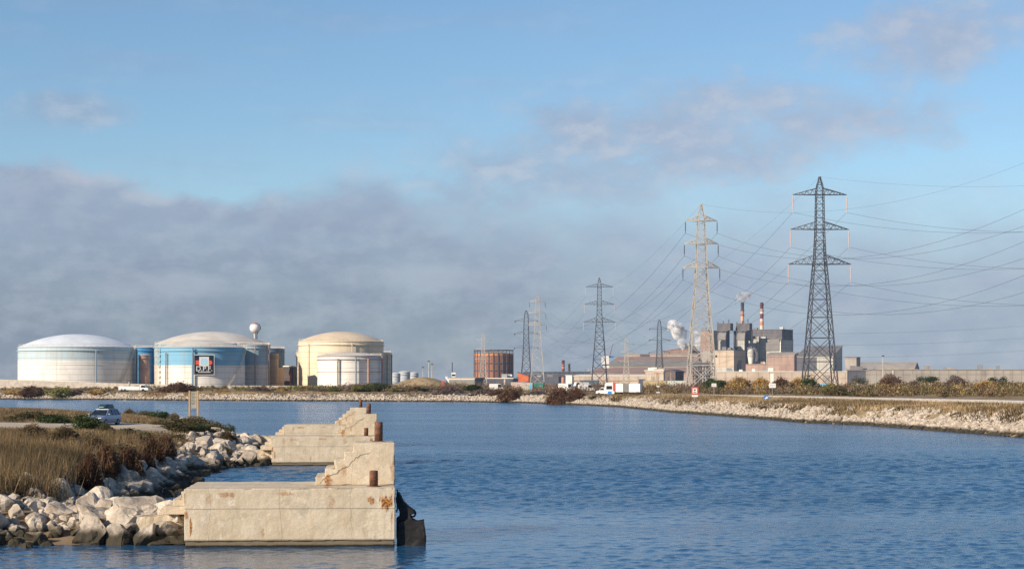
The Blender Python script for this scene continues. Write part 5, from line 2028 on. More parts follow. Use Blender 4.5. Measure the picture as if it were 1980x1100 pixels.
# sheds before the mill
block('storage_shed', 'rust streaked pale shed beside the dark open shed', 'shed', 1248, 1283, 1287, 717, 752, 1250, CL['rustwall'], CL['trim'], 'flat', 0, G_W,
      front=[('door', 0.32, 0.48, 0.0, 0.7, CL['taupe'], 0.2), ('door', 0.62, 0.74, 0.0, 0.7, CL['taupe'], 0.2), ('parapet', 0.48, 1.0, 0.9, 1.12, CL['cream'], 0.3)], psi=R(16))
block('open_shed', 'dark brown open shed with a black pitched roof', 'shed', 1285, 1306, 1324, 719, 750, 1270, CL['darkbrown'], CL['dark'], 'gable_side', 3, G_W,
      front=[('doorway', 0.3, 0.42, 0.0, 0.7, CL['dark'], 0.2), ('post', 0.6, 0.66, 0.0, 0.95, CL['pink'], 0.25), ('doorway', 0.75, 0.86, 0.0, 0.65, CL['dark'], 0.2)], psi=R(40))
# converter shop
block('works_building', 'big beige building with a shaded blue grey flank beside the cream pylon', 'building', 1381, 1419, 1448, 677, 728, 1750, CL['beige'], CL['greyroof'], 'flat', 0, G_W,
      front=[('lower_cladding', 0.0, 1.0, 0.0, 0.32, CL['pale'], 0.15), ('window', 0.12, 0.2, 0.74, 0.82, WIN, 0.2), ('parapet', 0.0, 1.0, 0.93, 0.99, CL['cream'], 0.25)],
      side=[('window', 0.35, 0.62, 0.3, 0.62, CL['greenroof'], 0.3), ('drain_pipe', 0.28, 0.32, 0.0, 0.5, CL['redroof'], 0.4)])
block('works_building', 'taupe tower block seen through the cream pylon lattice', 'building', 1356, 1380, 1388, 640, 735, 1900, CL['taupe'], CL['greyroof'], 'flat', 0, G_W,
      front=[('cladding', 0.0, 1.0, 0.60, 0.98, CL['redroof'], 0.2), ('window', 0.45, 0.75, 0.1, 0.3, CL['dark'], 0.25)])


def silo_house(x0, x1, ytop, label, seed):
    """converter bay: dark tower, pale lower silo under a round hood, dark box on top"""
    d = 1930.0
    root, W, D, h = block('converter_bay', label, 'tower', x0, x1 - 6, x1, 640, 700, d, CL['dark'], CL['greyroof'], 'flat', 0, 'converter bays of the steelworks')
    s_ = d / F
    b = MB()
    b.box(-W * 0.62, -W * 0.05, -6 * s_, -0.02, -3, h * 0.72)
    b.build('silo', CL['pale'], root)
    b = MB()
    k = 10
    hr = h * 0.2
    pts = [(-6.4 * s_ + 0 * i, 0) for i in range(0)]
    arc = [(-7 * s_ * math.sin(math.pi / 2 * i / k), h * 0.72 + 0.02 + (h * 0.24) * math.cos(math.pi / 2 * i / k)) for i in range(k + 1)]
    b.prism_yz([(-0.01, h * 0.722)] + arc, -W * 0.66, -W * 0.02)
    b.build('hood', CL['hoodgrey'], root)
    b = MB()
    b.box(-W * 0.85, W * 0.25, D * 0.05, D * 1.2, h + 0.6, h + 0.6 + 14 * s_)
    b.build('top_house', CL['soot'], root)
    b = MB()
    for q in (0.1, 0.3, 0.75, 0.95):
        b.bar((-W * q, -0.8, -1), (-W * q, -0.8, h * 1.0), 0.8, 8)
    b.build('duct', CL['dark'], root)
    b = MB()
    for i in range(3):
        b.bar((-W * 0.8 + i * W * .45, D * .2, h + 14 * s_), (-W * 0.8 + i * W * .45, D * .2, h + 18 * s_ + i * 1.2), 0.5, 5)
    b.build('vent', CL['dark'], root)


silo_house(1384, 1412, 640, 'converter bay nearest the cream pylon, white steam above its dark top house', 1)
silo_house(1421, 1449, 640, 'converter bay beneath the orange and black chimney', 2)
block('melt_shop', 'tall pale building with dark stepped roofs between the two striped chimneys', 'building', 1432, 1484, 1490, 655, 735, 1960, CL['pale'], CL['greyroof'], 'flat', 0, G_W,
      front=[('stair_tower', 0.66, 0.74, 0.0, 1.06, CL['pale'], 2.5), ('drain_pipe', 0.62, 0.635, 0.0, 0.98, CL['taupe'], 0.6), ('door', 0.82, 0.95, 0.1, 0.32, CL['trim'], 0.4), ('louvre', 0.0, 0.5, 0.98, 1.22, CL['greyroof'], 2.0)])
block('melt_shop', 'high hall with a dark roof and shaded purple grey flank', 'building', 1484, 1510, 1542, 657, 735, 1940, CL['pale'], CL['greyroof'], 'shed', 0, G_W,
      front=[('cladding', 0.0, 0.92, 0.74, 1.02, CL['hoodgrey'], 1.2), ('louvre', 0.93, 1.0, 0.3, 0.95, CL['trim'], 0.6)],)
block('melt_shop', 'dark roofed upper hall rising behind the pale melt shop', 'building', 1455, 1512, 1540.5, 637, 735, 2030, CL['soot'], CL['greyroof'], 'flat', 0, G_W)
block('melt_shop', 'pinkish block with a grey roof in front of the high hall', 'building', 1487, 1536, 1547, 686, 738, 1800, CL['pink'], CL['taupe'], 'shed', 5, G_W,
      front=[('cladding_band', 0.45, 0.98, 0.45, 0.6, CL['redroof'], 0.2), ('corner_strip', 0.95, 1.0, 0.0, 0.98, CL['orange'] if 'orange' in CL else CL['redroof'], 0.25)])
block('melt_shop', 'low pink wing between the beige building and the pinkish block', 'building', 1444, 1492, 1497, 704, 738, 1820, CL['pink'], CL['redroof'], 'flat', 0, G_W)
# pipe gantry seen through the cream pylon
d = 1620.0
s = d / F
pg = empty('pipe_gantry', (PX(1340, d), d, 4), 'dark tangle of pipes and platforms at the foot of the taupe tower block', 'pipe gantry', G_W, -R(12))
zz = lambda y_: PZ(y_, d) - 4
r2_ = random.Random(5)
b = MB()
for k in range(9):
    xx = k * 5.2 * s
    b.bar((xx, 0, -1), (xx, 0, zz(r2_.uniform(694, 712))), 0.45, 5)
    b.bar((xx, 4, -1), (xx, 4, zz(r2_.uniform(694, 712))), 0.45, 5)
b.build('column', CL['soot'], pg)
b = MB()
for y_ in (732, 725, 717, 709, 703):
    b.bar((0, -0.5, zz(y_)), (42 * s, -0.5, zz(y_ - 0.4)), r2_.uniform(0.5, 1.1), 8)
b.build('pipe', CL['soot'], pg)
b = MB()
for k in range(7):
    x0 = r2_.uniform(0, 36) * s
    b.box(x0, x0 + r2_.uniform(3, 8) * s, -1.5, 5, zz(733 - k * 5), zz(733 - k * 5) + 0.5)
b.build('platform', CL['darkbrown'], pg)
b = MB()
for k in range(5):
    x0 = (3 + k * 8.5) * s
    b.lathe([(0.0, -1), (1.7 * s, -1), (1.7 * s, zz(722 - (k * 37 % 12))), (0.9 * s, zz(719 - (k * 37 % 12))), (0.0, zz(719 - (k * 37 % 12)))], 14, (x0, 7))
b.build('vessel', CL['hoodgrey'], pg, True)
# ducted hood
d = 1840.0
s = d / F
hd = empty('ventilation_hood', (PX(1452, d), d, PZ(705, d)), 'pale funnel shaped hood with a dark duct on the front of the melt shop', 'hood', G_W, -PSI)
b = MB()
b.lathe([(4.0 * s, 0), (6.2 * s, 15 * s), (6.5 * s, 16 * s)], 20)
b.build('funnel', CL['trim'], hd, True)
b = MB()
b.lathe([(6.8 * s, 15.5 * s), (7.2 * s, 24 * s), (5.5 * s, 29 * s), (2 * s, 31 * s), (0.0, 31.2 * s)], 20)
b.build('cap', CL['pale'], hd, True)
b = MB()
b.tube([(-9 * s, 6 * s, 30 * s), (2 * s, 6 * s, 32 * s), (9 * s, 6 * s, 26 * s), (11 * s, 6 * s, 17 * s), (10 * s, 6 * s, 6 * s)], 4.2 * s, 10)
b.build('duct', CL['dark'], hd, True)
# right hand sheds
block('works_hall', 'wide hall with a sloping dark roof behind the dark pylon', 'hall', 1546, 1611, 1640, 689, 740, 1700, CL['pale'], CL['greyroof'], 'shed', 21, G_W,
      front=[('bay_shade_panel', 0.0, 0.54, 0.0, 0.97, CL['dark'], 0.5)], psi=R(24))  # dark panel paints the shade over the left part of the front
block('works_building', 'small pale box building past the wide hall', 'building', 1636, 1656, 1667, 691, 714, 1650, CL['taupe'], CL['soot'], 'flat', 0, G_W)
block('works_building', 'dark blue grey low shed right of the dark pylon', 'shed', 1640, 1690, 1695, 716, 745, 1300, CL['dark'], CL['greyroof'], 'flat', 0, G_W, front=[('panel', 0.82, 0.86, 0.0, 0.95, CL['trim'], 0.2)], psi=R(10))
block('works_building', 'long pale beige wall in front of the steelworks', 'building', 1383, 1638, 1642, 719, 748, 1350, CL['cream'], CL['trim'], 'flat', 0, G_W,
      front=[('door', 0.435, 0.46, 0.0, 0.9, CL['trim'], 0.3), ('door', 0.82, 0.87, 0.0, 0.8, CL['taupe'], 0.25), ('panel', 0.9, 0.985, 0.1, 0.97, CL['cream'], 0.25), ('lower_cladding', 0.0, 0.42, 0.0, 0.45, CL['pink'], 0.2)], psi=R(8))
block('works_building', 'long dull beige shed behind the row of flat pines', 'shed', 1693, 2010, 2030, 715, 745, 1250, CL['dull'], CL['taupe'], 'flat', 0, G_W,
      front=[('door', 0.24, 0.27, 0.0, 0.75, CL['taupe'], 0.25), ('door', 0.5, 0.53, 0.0, 0.75, CL['taupe'], 0.25), ('post', 0.13, 0.135, 0.0, 0.98, CL['trim'], 0.3)], psi=R(6))
block('works_hall', 'grey hall with a low hipped roof behind the long beige shed', 'hall', 1662, 1768, 1790, 713, 740, 1750, CL['taupe'], CL['taupe'], 'gable_front', 12, G_W, psi=R(20))


# chimneys
def chimney(px, d, ytop, ybase, wpx, bands, label, group=None):
    s_ = d / F
    zb, zt = PZ(ybase, d), PZ(ytop, d)
    root = empty('chimney', (PX(px, d), d, zb), label, 'chimney', group)
    h = zt - zb
    z0 = -6.0
    for k, (f, m) in enumerate(bands):
        z1 = h * f
        r0 = wpx / 2 * s_ * (1.12 - 0.12 * max(z0, 0) / h)
        r1 = wpx / 2 * s_ * (1.12 - 0.12 * z1 / h)
        b = MB()
        b.lathe([(r0, z0), (r1, z1)] + ([(r1 * 1.05, z1), (r1 * 1.05, z1 + .6), (r1 * .8, z1 + .6), (r1 * .75, z1 - 3)] if k == len(bands) - 1 else []), 20)
        b.build('band', m, root, True)
        z0 = z1
    b = MB()
    for f in (0.55, 0.72, 0.93):
        rr = wpx / 2 * s_ * 1.35
        b.lathe([(rr * 0.7, h * f), (rr, h * f), (rr, h * f + 0.9), (rr * .95, h * f + 0.9)], 16)
    b.build('platform', CL['dark'], root)


ORG = mat('faded_orange_paint', (0.60, 0.24, 0.13), (0.50, 0.18, 0.10), 0.3, 0.7)
DRED = mat('dark_red_paint', (0.20, 0.05, 0.06), (0.15, 0.04, 0.05), 0.3, 0.7)
CRM = mat('cream_band_paint', (0.66, 0.52, 0.40), rough=0.7)
chimney(1435.5, 1960, 586, 640, 6.0, [(0.36, ORG), (0.58, mat('pale_orange_paint', (0.66, 0.36, 0.22), rough=0.7)), (0.74, ORG), (1.0, CL['dark'])], 'chimney with a black top and orange shaft, steam drifting above it', 'striped chimneys of the steelworks')
chimney(1473, 2050, 586, 640, 6.2, [(0.2, CRM), (0.34, ORG), (0.44, mat('off_white_band', (0.6, 0.5, 0.44), rough=0.7)), (0.62, DRED), (0.78, CRM), (1.0, DRED)], 'chimney banded in red and cream with a dark red top', 'striped chimneys of the steelworks')
chimney(1089, 2300, 697, 735, 5.2, [(0.3, ORG), (0.55, DRED), (0.8, ORG), (1.0, DRED)], 'short orange and red chimney beyond the pipe bridge')
chimney(1100.5, 2350, 704, 735, 4.2, [(1.0, CL['dark'])], 'short dark chimney beside the orange one')

# gasholder
d = 1450.0
s = d / F
gx = PX(954.5, d)
gz = PZ(733, d)
gh = empty('gasholder', (gx, d, gz), 'round rusty gasholder with a railed rim', 'gasholder')
rg = 37.5 * s
h = PZ(684, d) - gz
RG = mat('rusty_red_plates', (0.33, 0.15, 0.095), (0.24, 0.11, 0.08), 0.10, 0.8, streak=((0.15, 0.09, 0.08), 0.25, 0.45, 0.7, 0.6))
RGO = mat('orange_rust_plates_upper', (0.55, 0.24, 0.09), (0.45, 0.19, 0.08), 0.12, 0.8)
b = MB()
b.lathe([(rg, -2), (rg, h * 0.92)], 72)
b.build('shell', RG, gh, True)
b = MB()
b.lathe([(rg + .05, h * 0.921), (rg + .05, h)], 72)
b.build('upper_ring', RGO, gh, True)
b = MB()
b.lathe([(rg, h), (rg * .6, h + 1.5), (0.01, h + 2.2)], 72)
b.build('roof', CL['taupe'], gh, True)
b = MB()
for i in range(26):
    a_ = 2 * math.pi * i / 26
    p = (rg * math.sin(a_) * 1.012, -rg * math.cos(a_) * 1.012)
    b.bar((p[0], p[1], -1), (p[0], p[1], h + 3.0), 0.42, 4)
b.build('guide_post', CL['dark'], gh)
b = MB()
for zz in (h * 0.33, h * 0.62, h + 2.6):
    b.lathe([(rg * 1.002, zz - .3), (rg * 1.03, zz - .3), (rg * 1.03, zz + .4), (rg * 1.002, zz + .4)], 72)
b.build('walkway', CL['dark'], gh)
block('storage_shed', 'low dark building with a white roof edge at the foot of the gasholder', 'shed', 922, 992, 1002, 732, 750, 1200, CL['dark'], CL['trim'], 'flat', 0, None, front=[('post', 0.75, 0.79, 0, 0.95, CL['beige'], 0.3), ('post', 0.1, 0.13, 0, 0.95, CL['beige'], 0.3)], psi=R(10))
block('conveyor_house', 'pale ramp shaped shed with light edges before the gasholder', 'shed', 868, 918, 934, 732, 752, 800, CL['greenroof'], CL['taupe'], 'shed', 0, None, front=[('edge', 0.0, 1.0, 0.9, 0.98, CL['trim'], 0.3)], psi=R(20))
d = 820.0
s = d / F
cv = empty('conveyor', (PX(866, d), d, 3.6), 'sloping pale conveyor gallery left of the ramp shaped shed', 'conveyor')
b = MB()
b.bar((-3 * s, 0, PZ(729, d) - 3.6), (13 * s, -12, PZ(748, d) - 3.6), 0.55, 4)
b.build('gallery', CL['trim'], cv)
b = MB()
b.bar((-2 * s, 0, -0.5), (-2 * s, 0, PZ(730, d) - 3.6), 0.25, 4)
b.bar((5 * s, -6, -0.5), (5 * s, -6, PZ(738, d) - 3.6), 0.25, 4)
b.build('support', CL['dark'], cv)
d = 1000.0
s = d / F
cb_ = empty('control_cabin', (PX(877, d), d, 4.0), 'small white cabin with a dark antenna mast before the gasholder', 'cabin')
z1, z2 = PZ(729, d) - 4, PZ(720, d) - 4
b = MB()
b.box(-4.2 * s, 4.2 * s, 0, 8 * s, z1, z2)
b.build('cabin', MT['white'], cb_)
b = MB()
b.box(-3.4 * s, 3.4 * s, -0.1, -0.01, z1 + (z2 - z1) * .25, z1 + (z2 - z1) * .6)
b.build('window', WIN, cb_)
b = MB()
for sx in (-3.4, 3.4):
    b.bar((sx * s, 3 * s, -1), (sx * s, 3 * s, z1), 0.4, 4)
b.build('leg', CL['dark'], cb_)
b = MB()
b.bar((-2.5 * s, 2 * s, z2), (-2.5 * s, 2 * s, PZ(701, d) - 4), 0.35, 4)
for k in range(4):
    zz = z2 + (PZ(701, d) - 4 - z2) * (k + 1) / 4.2
    b.box(-3.8 * s, -1.2 * s, 1.8 * s, 2.2 * s, zz, zz + 0.35)
b.build('antenna', CL['dark'], cb_)
# pipe bridge
d = 2200.0
s = d / F
pb = empty('pipe_bridge', (PX(1012, d), d, 4), 'long dark pipe bridge running low beyond the pylons', 'pipe bridge')
b = MB()
for (y_, r_) in ((727, 1.6), (724.5, 1.1), (720.5, 1.2)):
    b.bar((0, 0, PZ(y_, d) - 4), (130 * s, 0, PZ(y_ - 1, d) - 4), r_, 8)
b.build('pipe', CL['dark'], pb)
b = MB()
for k in range(15):
    xx = k * 9 * s
    b.bar((xx, 0, -1), (xx, 0, PZ(719 if k > 4 else 724, d) - 4), 0.7, 4)
    b.bar((xx, 0, PZ(728, d) - 4), (xx + 9 * s, 0, PZ(719.5, d) - 4), 0.4, 4)
b.build('trestle', CL['dark'], pb)
block('works_building', 'low dark far building under the pipe bridge', 'building', 1000, 1080, 1086, 729, 745, 2100, CL['dark'], CL['greyroof'], 'flat', 0, None, psi=R(10))
block('works_building', 'small white hut at the end of the pipe bridge', 'building', 1094, 1106, 1110, 726, 740, 1900, CL['trim'], CL['trim'], 'flat', 0, None, psi=R(20))
block('works_building', 'small orange conveyor head by the gasholder', 'building', 1001, 1022, 1024, 727, 735, 1500, MT['orange'], CL['dark'], 'shed_left', -7, None, psi=R(10))
# unloading crane
d = 1400.0
s = d / F
cr = empty('unloader_crane', (PX(1170, d), d, 4), 'white crane house with a blue beam and raised reddish boom', 'crane')
zz = lambda y_: PZ(y_, d) - 4
b = MB()
b.box(-6.5 * s, 7.5 * s, 0, 10 * s, zz(704), zz(688))
b.build('house', MT['white'], cr)
b = MB()
b.box(-3.5 * s, 8 * s, 1 * s, 9 * s, zz(711.5), zz(706.5))
b.build('lower_cabin', MT['white'], cr)
b = MB()
b.box(-5.5 * s, 7 * s, 2 * s, 8 * s, zz(706.4), zz(704.1))
b.build('turntable', CL['dark'], cr)
b = MB()
b.box(2 * s, 17 * s, 2 * s, 6 * s, zz(691.4), zz(688.2))
b.build('beam', MT['blue'], cr)
b = MB()
b.bar((8.5 * s, 1 * s, zz(690)), (15.5 * s, 1 * s, zz(664)), 0.9 * s, 4, 0.5 * s)
b.build('boom', DRED, cr)
b = MB()
for sx in (-3, 6.5):
    for y_ in (2, 8):
        b.bar((sx * s, y_ * s, -1), (sx * s, y_ * s, zz(711.5)), 0.35 * s, 4)
b.build('leg', CL['taupe'], cr)


# lamp masts
def mast(px, d, ytop, label, head=True):
    s_ = d / F
    z = 4.0
    root = empty('lamp_mast', (PX(px, d), d, z), label, 'lamp mast', 'tall lamp masts')
    b = MB()
    b.bar((0, 0, -1), (0, 0, PZ(ytop, d) - z), 0.45, 6, 0.25)
    b.build('pole', CL['pale'], root)
    b = MB()
    zt = PZ(ytop, d) - z
    b.box(-2.2 * s_, 2.2 * s_, -0.8, 0.8, zt - 1.0 * s_, zt + 1.2 * s_)
    b.build('lamp_head', CL['dark'], root)


mast(829, 1300, 698, 'lamp mast behind the sandy mound, the taller of two')
mast(835.5, 1350, 704, 'shorter lamp mast next to the taller one behind the mound')
mast(1707.5, 1100, 688, 'lamp mast standing in front of the long beige shed')
mast(818, 1400, 710, 'thin faint lamp mast beyond the sandy mound')
mast(250, 700, 736, 'short pole by the flatbed lorry')
b = MB()
dd = 650.0
ob = empty('digger', (PX(858, dd), dd, lz(PX(858, dd), dd)), 'small bright orange digger beside the sandy mound', 'digger')
s = dd / F
b.box(-2.4 * s, 1.5 * s, -.8, .8, 0.6, 1.7)
b.prism_xz([(-1.2 * s, 1.7), (1.3 * s, 1.7), (0.9 * s, 2.6), (-1.0 * s, 2.6)], -.8, .8)
b.build('body', MT['red'], ob)
b = MB()
for y_ in (-1.2, 0.8):
    b.prism_xz([(-3.6 * s, 0), (2.6 * s, 0), (3 * s, .35), (2.6 * s, .75), (-3.6 * s, .75), (-4 * s, .35)], y_, y_ + .4)
b.build('track', MT['black'], ob)
b = MB()
b.bar((-2.0 * s, 0, 1.5), (-3.6 * s, 0, 3.0), .16, 4)
b.bar((-3.6 * s, 0, 3.0), (-4.6 * s, 0, 1.0), .12, 4)
b.build('arm', MT['orange'], ob)

# ------------------------------------------------------------------ pylons
def lattice(b, prof, H_, leg, brace):
    """prof: (height fraction, half width fraction) from the foot up"""
    zs, ws = [p[0] * H_ for p in prof], [p[1] * H_ for p in prof]
    hw_ = lambda z: float(np.interp(z, zs, ws))
    levels = [0.0]
    z = 0.0
    while z < H_ * 0.985:
        step = max(1.75 * hw_(z), H_ * 0.022)
        z = min(H_, z + step)
        levels.append(z)
    if H_ - levels[-2] < H_ * 0.015:
        levels.pop(-2)
    cs = ((-1, -1), (1, -1), (1, 1), (-1, 1))
    for a, c in zip(levels[:-1], levels[1:]):
        wa, wc = hw_(a), hw_(c)
        lt = leg * (0.55 + 0.45 * (1 - a / H_))
        bt = brace * (0.6 + 0.4 * (1 - a / H_))
        A = [(sx * wa, sy * wa, a) for sx, sy in cs]
        C = [(sx * wc, sy * wc, c) for sx, sy in cs]
        for i in range(4):
            j = (i + 1) % 4
            b.bar(A[i], C[i], lt)
            b.bar(C[i], C[j], bt)
            if a < H_ * 0.66:
                b.bar(A[i], C[j], bt)
                b.bar(A[j], C[i], bt)
                if wa > H_ * 0.04:      # redundant bracing of the wide panels
                    M_ = [(A[i][k] + C[j][k] + A[j][k] + C[i][k]) / 4 for k in range(3)]
                    for E_ in (A[i], A[j]):
                        F_ = C[i] if E_ is A[i] else C[j]
                        q = [(E_[k] + F_[k]) / 2 for k in range(3)]
                        e2 = [(E_[k] + M_[k]) / 2 for k in range(3)]
                        b.bar(q, e2, bt * 0.7)
            else:
                b.bar(A[i], C[j], bt)
    return hw_


def pylon_proto(kind):
    if kind == 'dark':
        H_, m, im = 62.0, MT['pyl_dark'], MT['ins_pink']
        prof = [(0, .074), (.10, .066), (.42, .042), (.56, .031), (.60, .026), (.75, .0195), (.90, .0175), (.945, .0165), (.985, .006), (1, .0035)]
        arms = [(.915, .128, .030), (.752, .138, .036), (.588, .148, .044)]
        il, leg, br = 0.080, 0.25, 0.125
    else:
        H_, m, im = 55.0, MT['pyl_pale'], MT['ins_grey']
        prof = [(0, .075), (.25, .058), (.5, .038), (.66, .0285), (.78, .0235), (.905, .019), (.93, .018), (.985, .006), (1, .004)]
        arms = [(.909, .086, .030), (.786, .092, .030), (.657, .100, .036)]
        il, leg, br = 0.062, 0.25, 0.125
    root = empty('pylon', (0, 0, 0), 'pylon', 'pylon', 'high voltage pylons')
    b = MB()
    hw_ = lattice(b, prof, H_, leg, br)
    b.build('lattice_body', m, root)
    att = []
    for (zf, lf, rf) in arms:
        z, L, ri = zf * H_, lf * H_, rf * H_
        w = hw_(z)
        w2 = hw_(z + ri)
        b = MB()
        for sx in (-1, 1):
            tip = (sx * L, 0, z)
            for sy in (-1, 1):
                p0, p1 = (sx * w, sy * w, z), (sx * w2, sy * w2, z + ri)
                b.bar(p0, tip, 0.13)
                b.bar(p1, tip, 0.13)
                k = 4
                for i in range(1, k + 1):
                    t0, t1 = (i - 1) / k, (i - 0.4) / k
                    lo = [p0[q] + (tip[q] - p0[q]) * t0 for q in range(3)]
                    hi = [p1[q] + (tip[q] - p1[q]) * min(t1, .95) for q in range(3)]
                    b.bar(lo, hi, 0.07)
                    lo2 = [p0[q] + (tip[q] - p0[q]) * min(i / k, .96) for q in range(3)]
                    b.bar(hi, lo2, 0.07)
            b.bar((sx * w, -w, z), (sx * w, w, z), 0.1)
        b.bar((-w, -w, z), (w, -w, z), 0.12)
        b.bar((-w, w, z), (w, w, z), 0.12)
        b.build('crossarm', m, root)
        for sx in (-1, 1):
            b = MB()
            ln = il * H_
            pr = [(0.05, 0.0), (0.05, -ln * .12)]
            for k in range(12):
                z0 = -ln * (.12 + .76 * k / 12)
                pr += [(0.11, z0), (0.19, z0 - ln * .02), (0.11, z0 - ln * .055)]
            pr += [(0.05, -ln * .9), (0.05, -ln), (0.2, -ln), (0.2, -ln - .15), (0.0, -ln - .15)]
            b.lathe(pr, 8)
            b.build('insulator', im, root, False, (sx * L, 0, z - .1))
            att.append(Vector((sx * L, 0, z - .1 - ln - .1)))
    return root, H_, att


def far_pylon_proto(kind):
    """strain tower: short insulators lie along the line, no hanging strings"""
    m = MT['pyl_dark'] if kind == 'dark' else MT['pyl_pale']
    H_ = 60.0
    root = empty('pylon', (0, 0, 0), 'pylon', 'pylon', 'high voltage pylons')
    b = MB()
    prof = [(0, .075), (.3, .05), (.6, .034), (.85, .030), (.95, .02), (1, .006)]
    hw_ = lattice(b, prof, H_, 0.32 if kind == 'dark' else 0.55, 0.14 if kind == 'dark' else 0.22)
    b.build('lattice_body', m, root)
    att = []
    for (zf, lf) in ((.86, .15), (.69, .155), (.50, .16)):
        z, L = zf * H_, lf * H_
        w = hw_(z)
        b = MB()
        for sx in (-1, 1):
            for sy in (-1, 1):
                b.bar((sx * w, sy * w, z), (sx * L, 0, z), 0.16)
                b.bar((sx * w, sy * w, z + 1.8), (sx * L, 0, z), 0.13)
        b.build('crossarm', m, root)
        for sx in (-1, 1):
            b = MB()
            b.bar((sx * L, -2.2, z - .5), (sx * L, 0, z), 0.3, 6)
            b.bar((sx * L, 2.2, z - .5), (sx * L, 0, z), 0.3, 6)
            b.bar((sx * L, -2.2, z - .5), (sx * L, 2.2, z - .5 - .8), 0.18, 6)
            b.build('insulator', MT['ins_grey'], root)
            att.append(Vector((sx * L, 0, z - .5)))
    return root, H_, att


PROTO = {k: f(k2) for k, f, k2 in (('D', pylon_proto, 'dark'), ('C', pylon_proto, 'pale'), ('d', far_pylon_proto, 'dark'), ('c', far_pylon_proto, 'pale'))}
used = set()


def put_pylon(kind, px, d, ytop, label, rz=0.0, scale=None):
    proto, H_, att = PROTO[kind]
    o = proto if kind not in used else copy_tree(proto)
    used.add(kind)
    x = PX(px, d)
    z = lz(x, d)
    sc = scale or (PZ(ytop, d) - z) / H_
    o.location = (x, d, z)
    o.rotation_euler.z = R(rz)
    o.scale = (sc, sc, sc)
    o['label'] = label
    M_ = Matrix.Translation((x, d, z)) @ Matrix.Rotation(R(rz), 4, 'Z') @ Matrix.Scale(sc, 4)
    top = M_ @ Vector((0, 0, H_))
    return [M_ @ p for p in att] + [top]


A1 = put_pylon('D', 1585, 552, 342, 'tallest and nearest dark grey lattice pylon with pale hanging insulators', 2)
A2 = put_pylon('C', 1356, 566, 395, 'big cream lattice pylon beside the steam plumes', 2)
A3 = put_pylon('D', 1159, 1150, 537, 'dark pylon behind the white articulated lorry', 0)
A4 = put_pylon('C', 1039, 1112, 567, 'cream pylon standing beside the green container', 0)
A5 = put_pylon('d', 1017.5, 1543, 600, 'dark pylon close beside the cream one near the gasholder', -6)
A6 = put_pylon('c', 934, 1180, 643, 'small cream pylon in front of the rusty gasholder', 0)
A7 = put_pylon('d', 1275, 1440, 618, 'dark pylon in front of the rolling mill roofs', 4)
A8 = put_pylon('c', 1211, 1390, 652, 'smallest cream pylon in front of the rolling mill', 0)
# next towers of both lines stand out of frame to the right and carry the same cables
A0 = put_pylon('D', 2520, 480, 0, 'dark pylon of the near line beyond the picture edge', -35, 1.0)
AC = put_pylon('C', 2270, 430, 0, 'cream pylon of the second line beyond the picture edge', -35, 1.26)


def cable(name, pts_list, sags, label, group, r=0.036, n=26):
    b = MB()
    for (a, c), sg_ in zip(zip(pts_list[:-1], pts_list[1:]), sags):
        pts = []
        for i in range(n + 1):
            t = i / n
            p = a.lerp(c, t)
            p.z -= 4 * sg_ * t * (1 - t)
            pts.append(p)
        for p0, p1 in zip(pts[:-1], pts[1:]):
            rr = r
            b.bar(p0, p1, rr, 3)
    o = b.build(name, MT['wire'])
    return tag(o, label, 'cable', group)


rowname = ('top', 'middle', 'bottom')
sidename = ('inner', 'outer')
for i in range(6):
    r_, sd = rowname[i // 2], ('side away from the dark line', 'side facing it')[i % 2]
    cable('power_cable', [A0[i], A1[i], A3[i], A5[i]], [8.5, 24, 16], 'cable strung from the %s arm of the tallest dark pylon, %s end' % (r_, ('mill', 'roadside')[i % 2]), 'power cables of the dark pylon line')
for i in range(6):
    r_ = rowname[i // 2]
    cable('power_cable', [AC[i], A2[i], A4[i]], [16.5, 20], 'cable strung from the %s arm of the big cream pylon, %s end' % (r_, ('gasholder', 'chimney')[i % 2]), 'power cables of the cream pylon line')
cable('earth_wire', [A0[6], A1[6], A3[6], A5[6]], [6, 18, 12], 'thin earth wire over the peaks of the dark pylons', None, 0.02)
cable('earth_wire', [AC[6], A2[6], A4[6]], [12, 15], 'thin earth wire over the peaks of the cream pylons', None, 0.02)
OFF = [Vector((PX(2300, 1500) + (i % 2) * 8, 1500, PZ(596 + (i // 2) * 24, 1500))) for i in range(6)]
for i in range(6):
    cable('power_cable', [OFF[i], A7[i]], [10], 'cable running from the %s arm of the mill pylon over the sheds, %s strand' % (rowname[i // 2], ('nearer', 'farther')[i % 2]), 'power cables over the steelworks')


# ------------------------------------------------------------------ steam
def steam_mat(dens):
    m = bpy.data.materials.new('steam')
    m.use_nodes = True
    T = NT(m.node_tree)
    nt = m.node_tree
    nt.nodes.remove(nt.nodes['Principled BSDF'])
    pv = T.n('ShaderNodeVolumePrincipled')
    pv.inputs['Color'].default_value = (0.97, 0.97, 0.97, 1)
    pv.inputs['Anisotropy'].default_value = 0.1
    v = T.n('ShaderNodeTexCoord').outputs['Object']
    n_ = T.noise(v, 0.09, 5.0, 0.65)
    T.put(pv.inputs['Density'], T.math('MULTIPLY', T.maprange(n_, 0.34, 0.6), dens))
    T.put(nt.nodes['Material Output'].inputs['Volume'], pv.outputs[0])
    return m


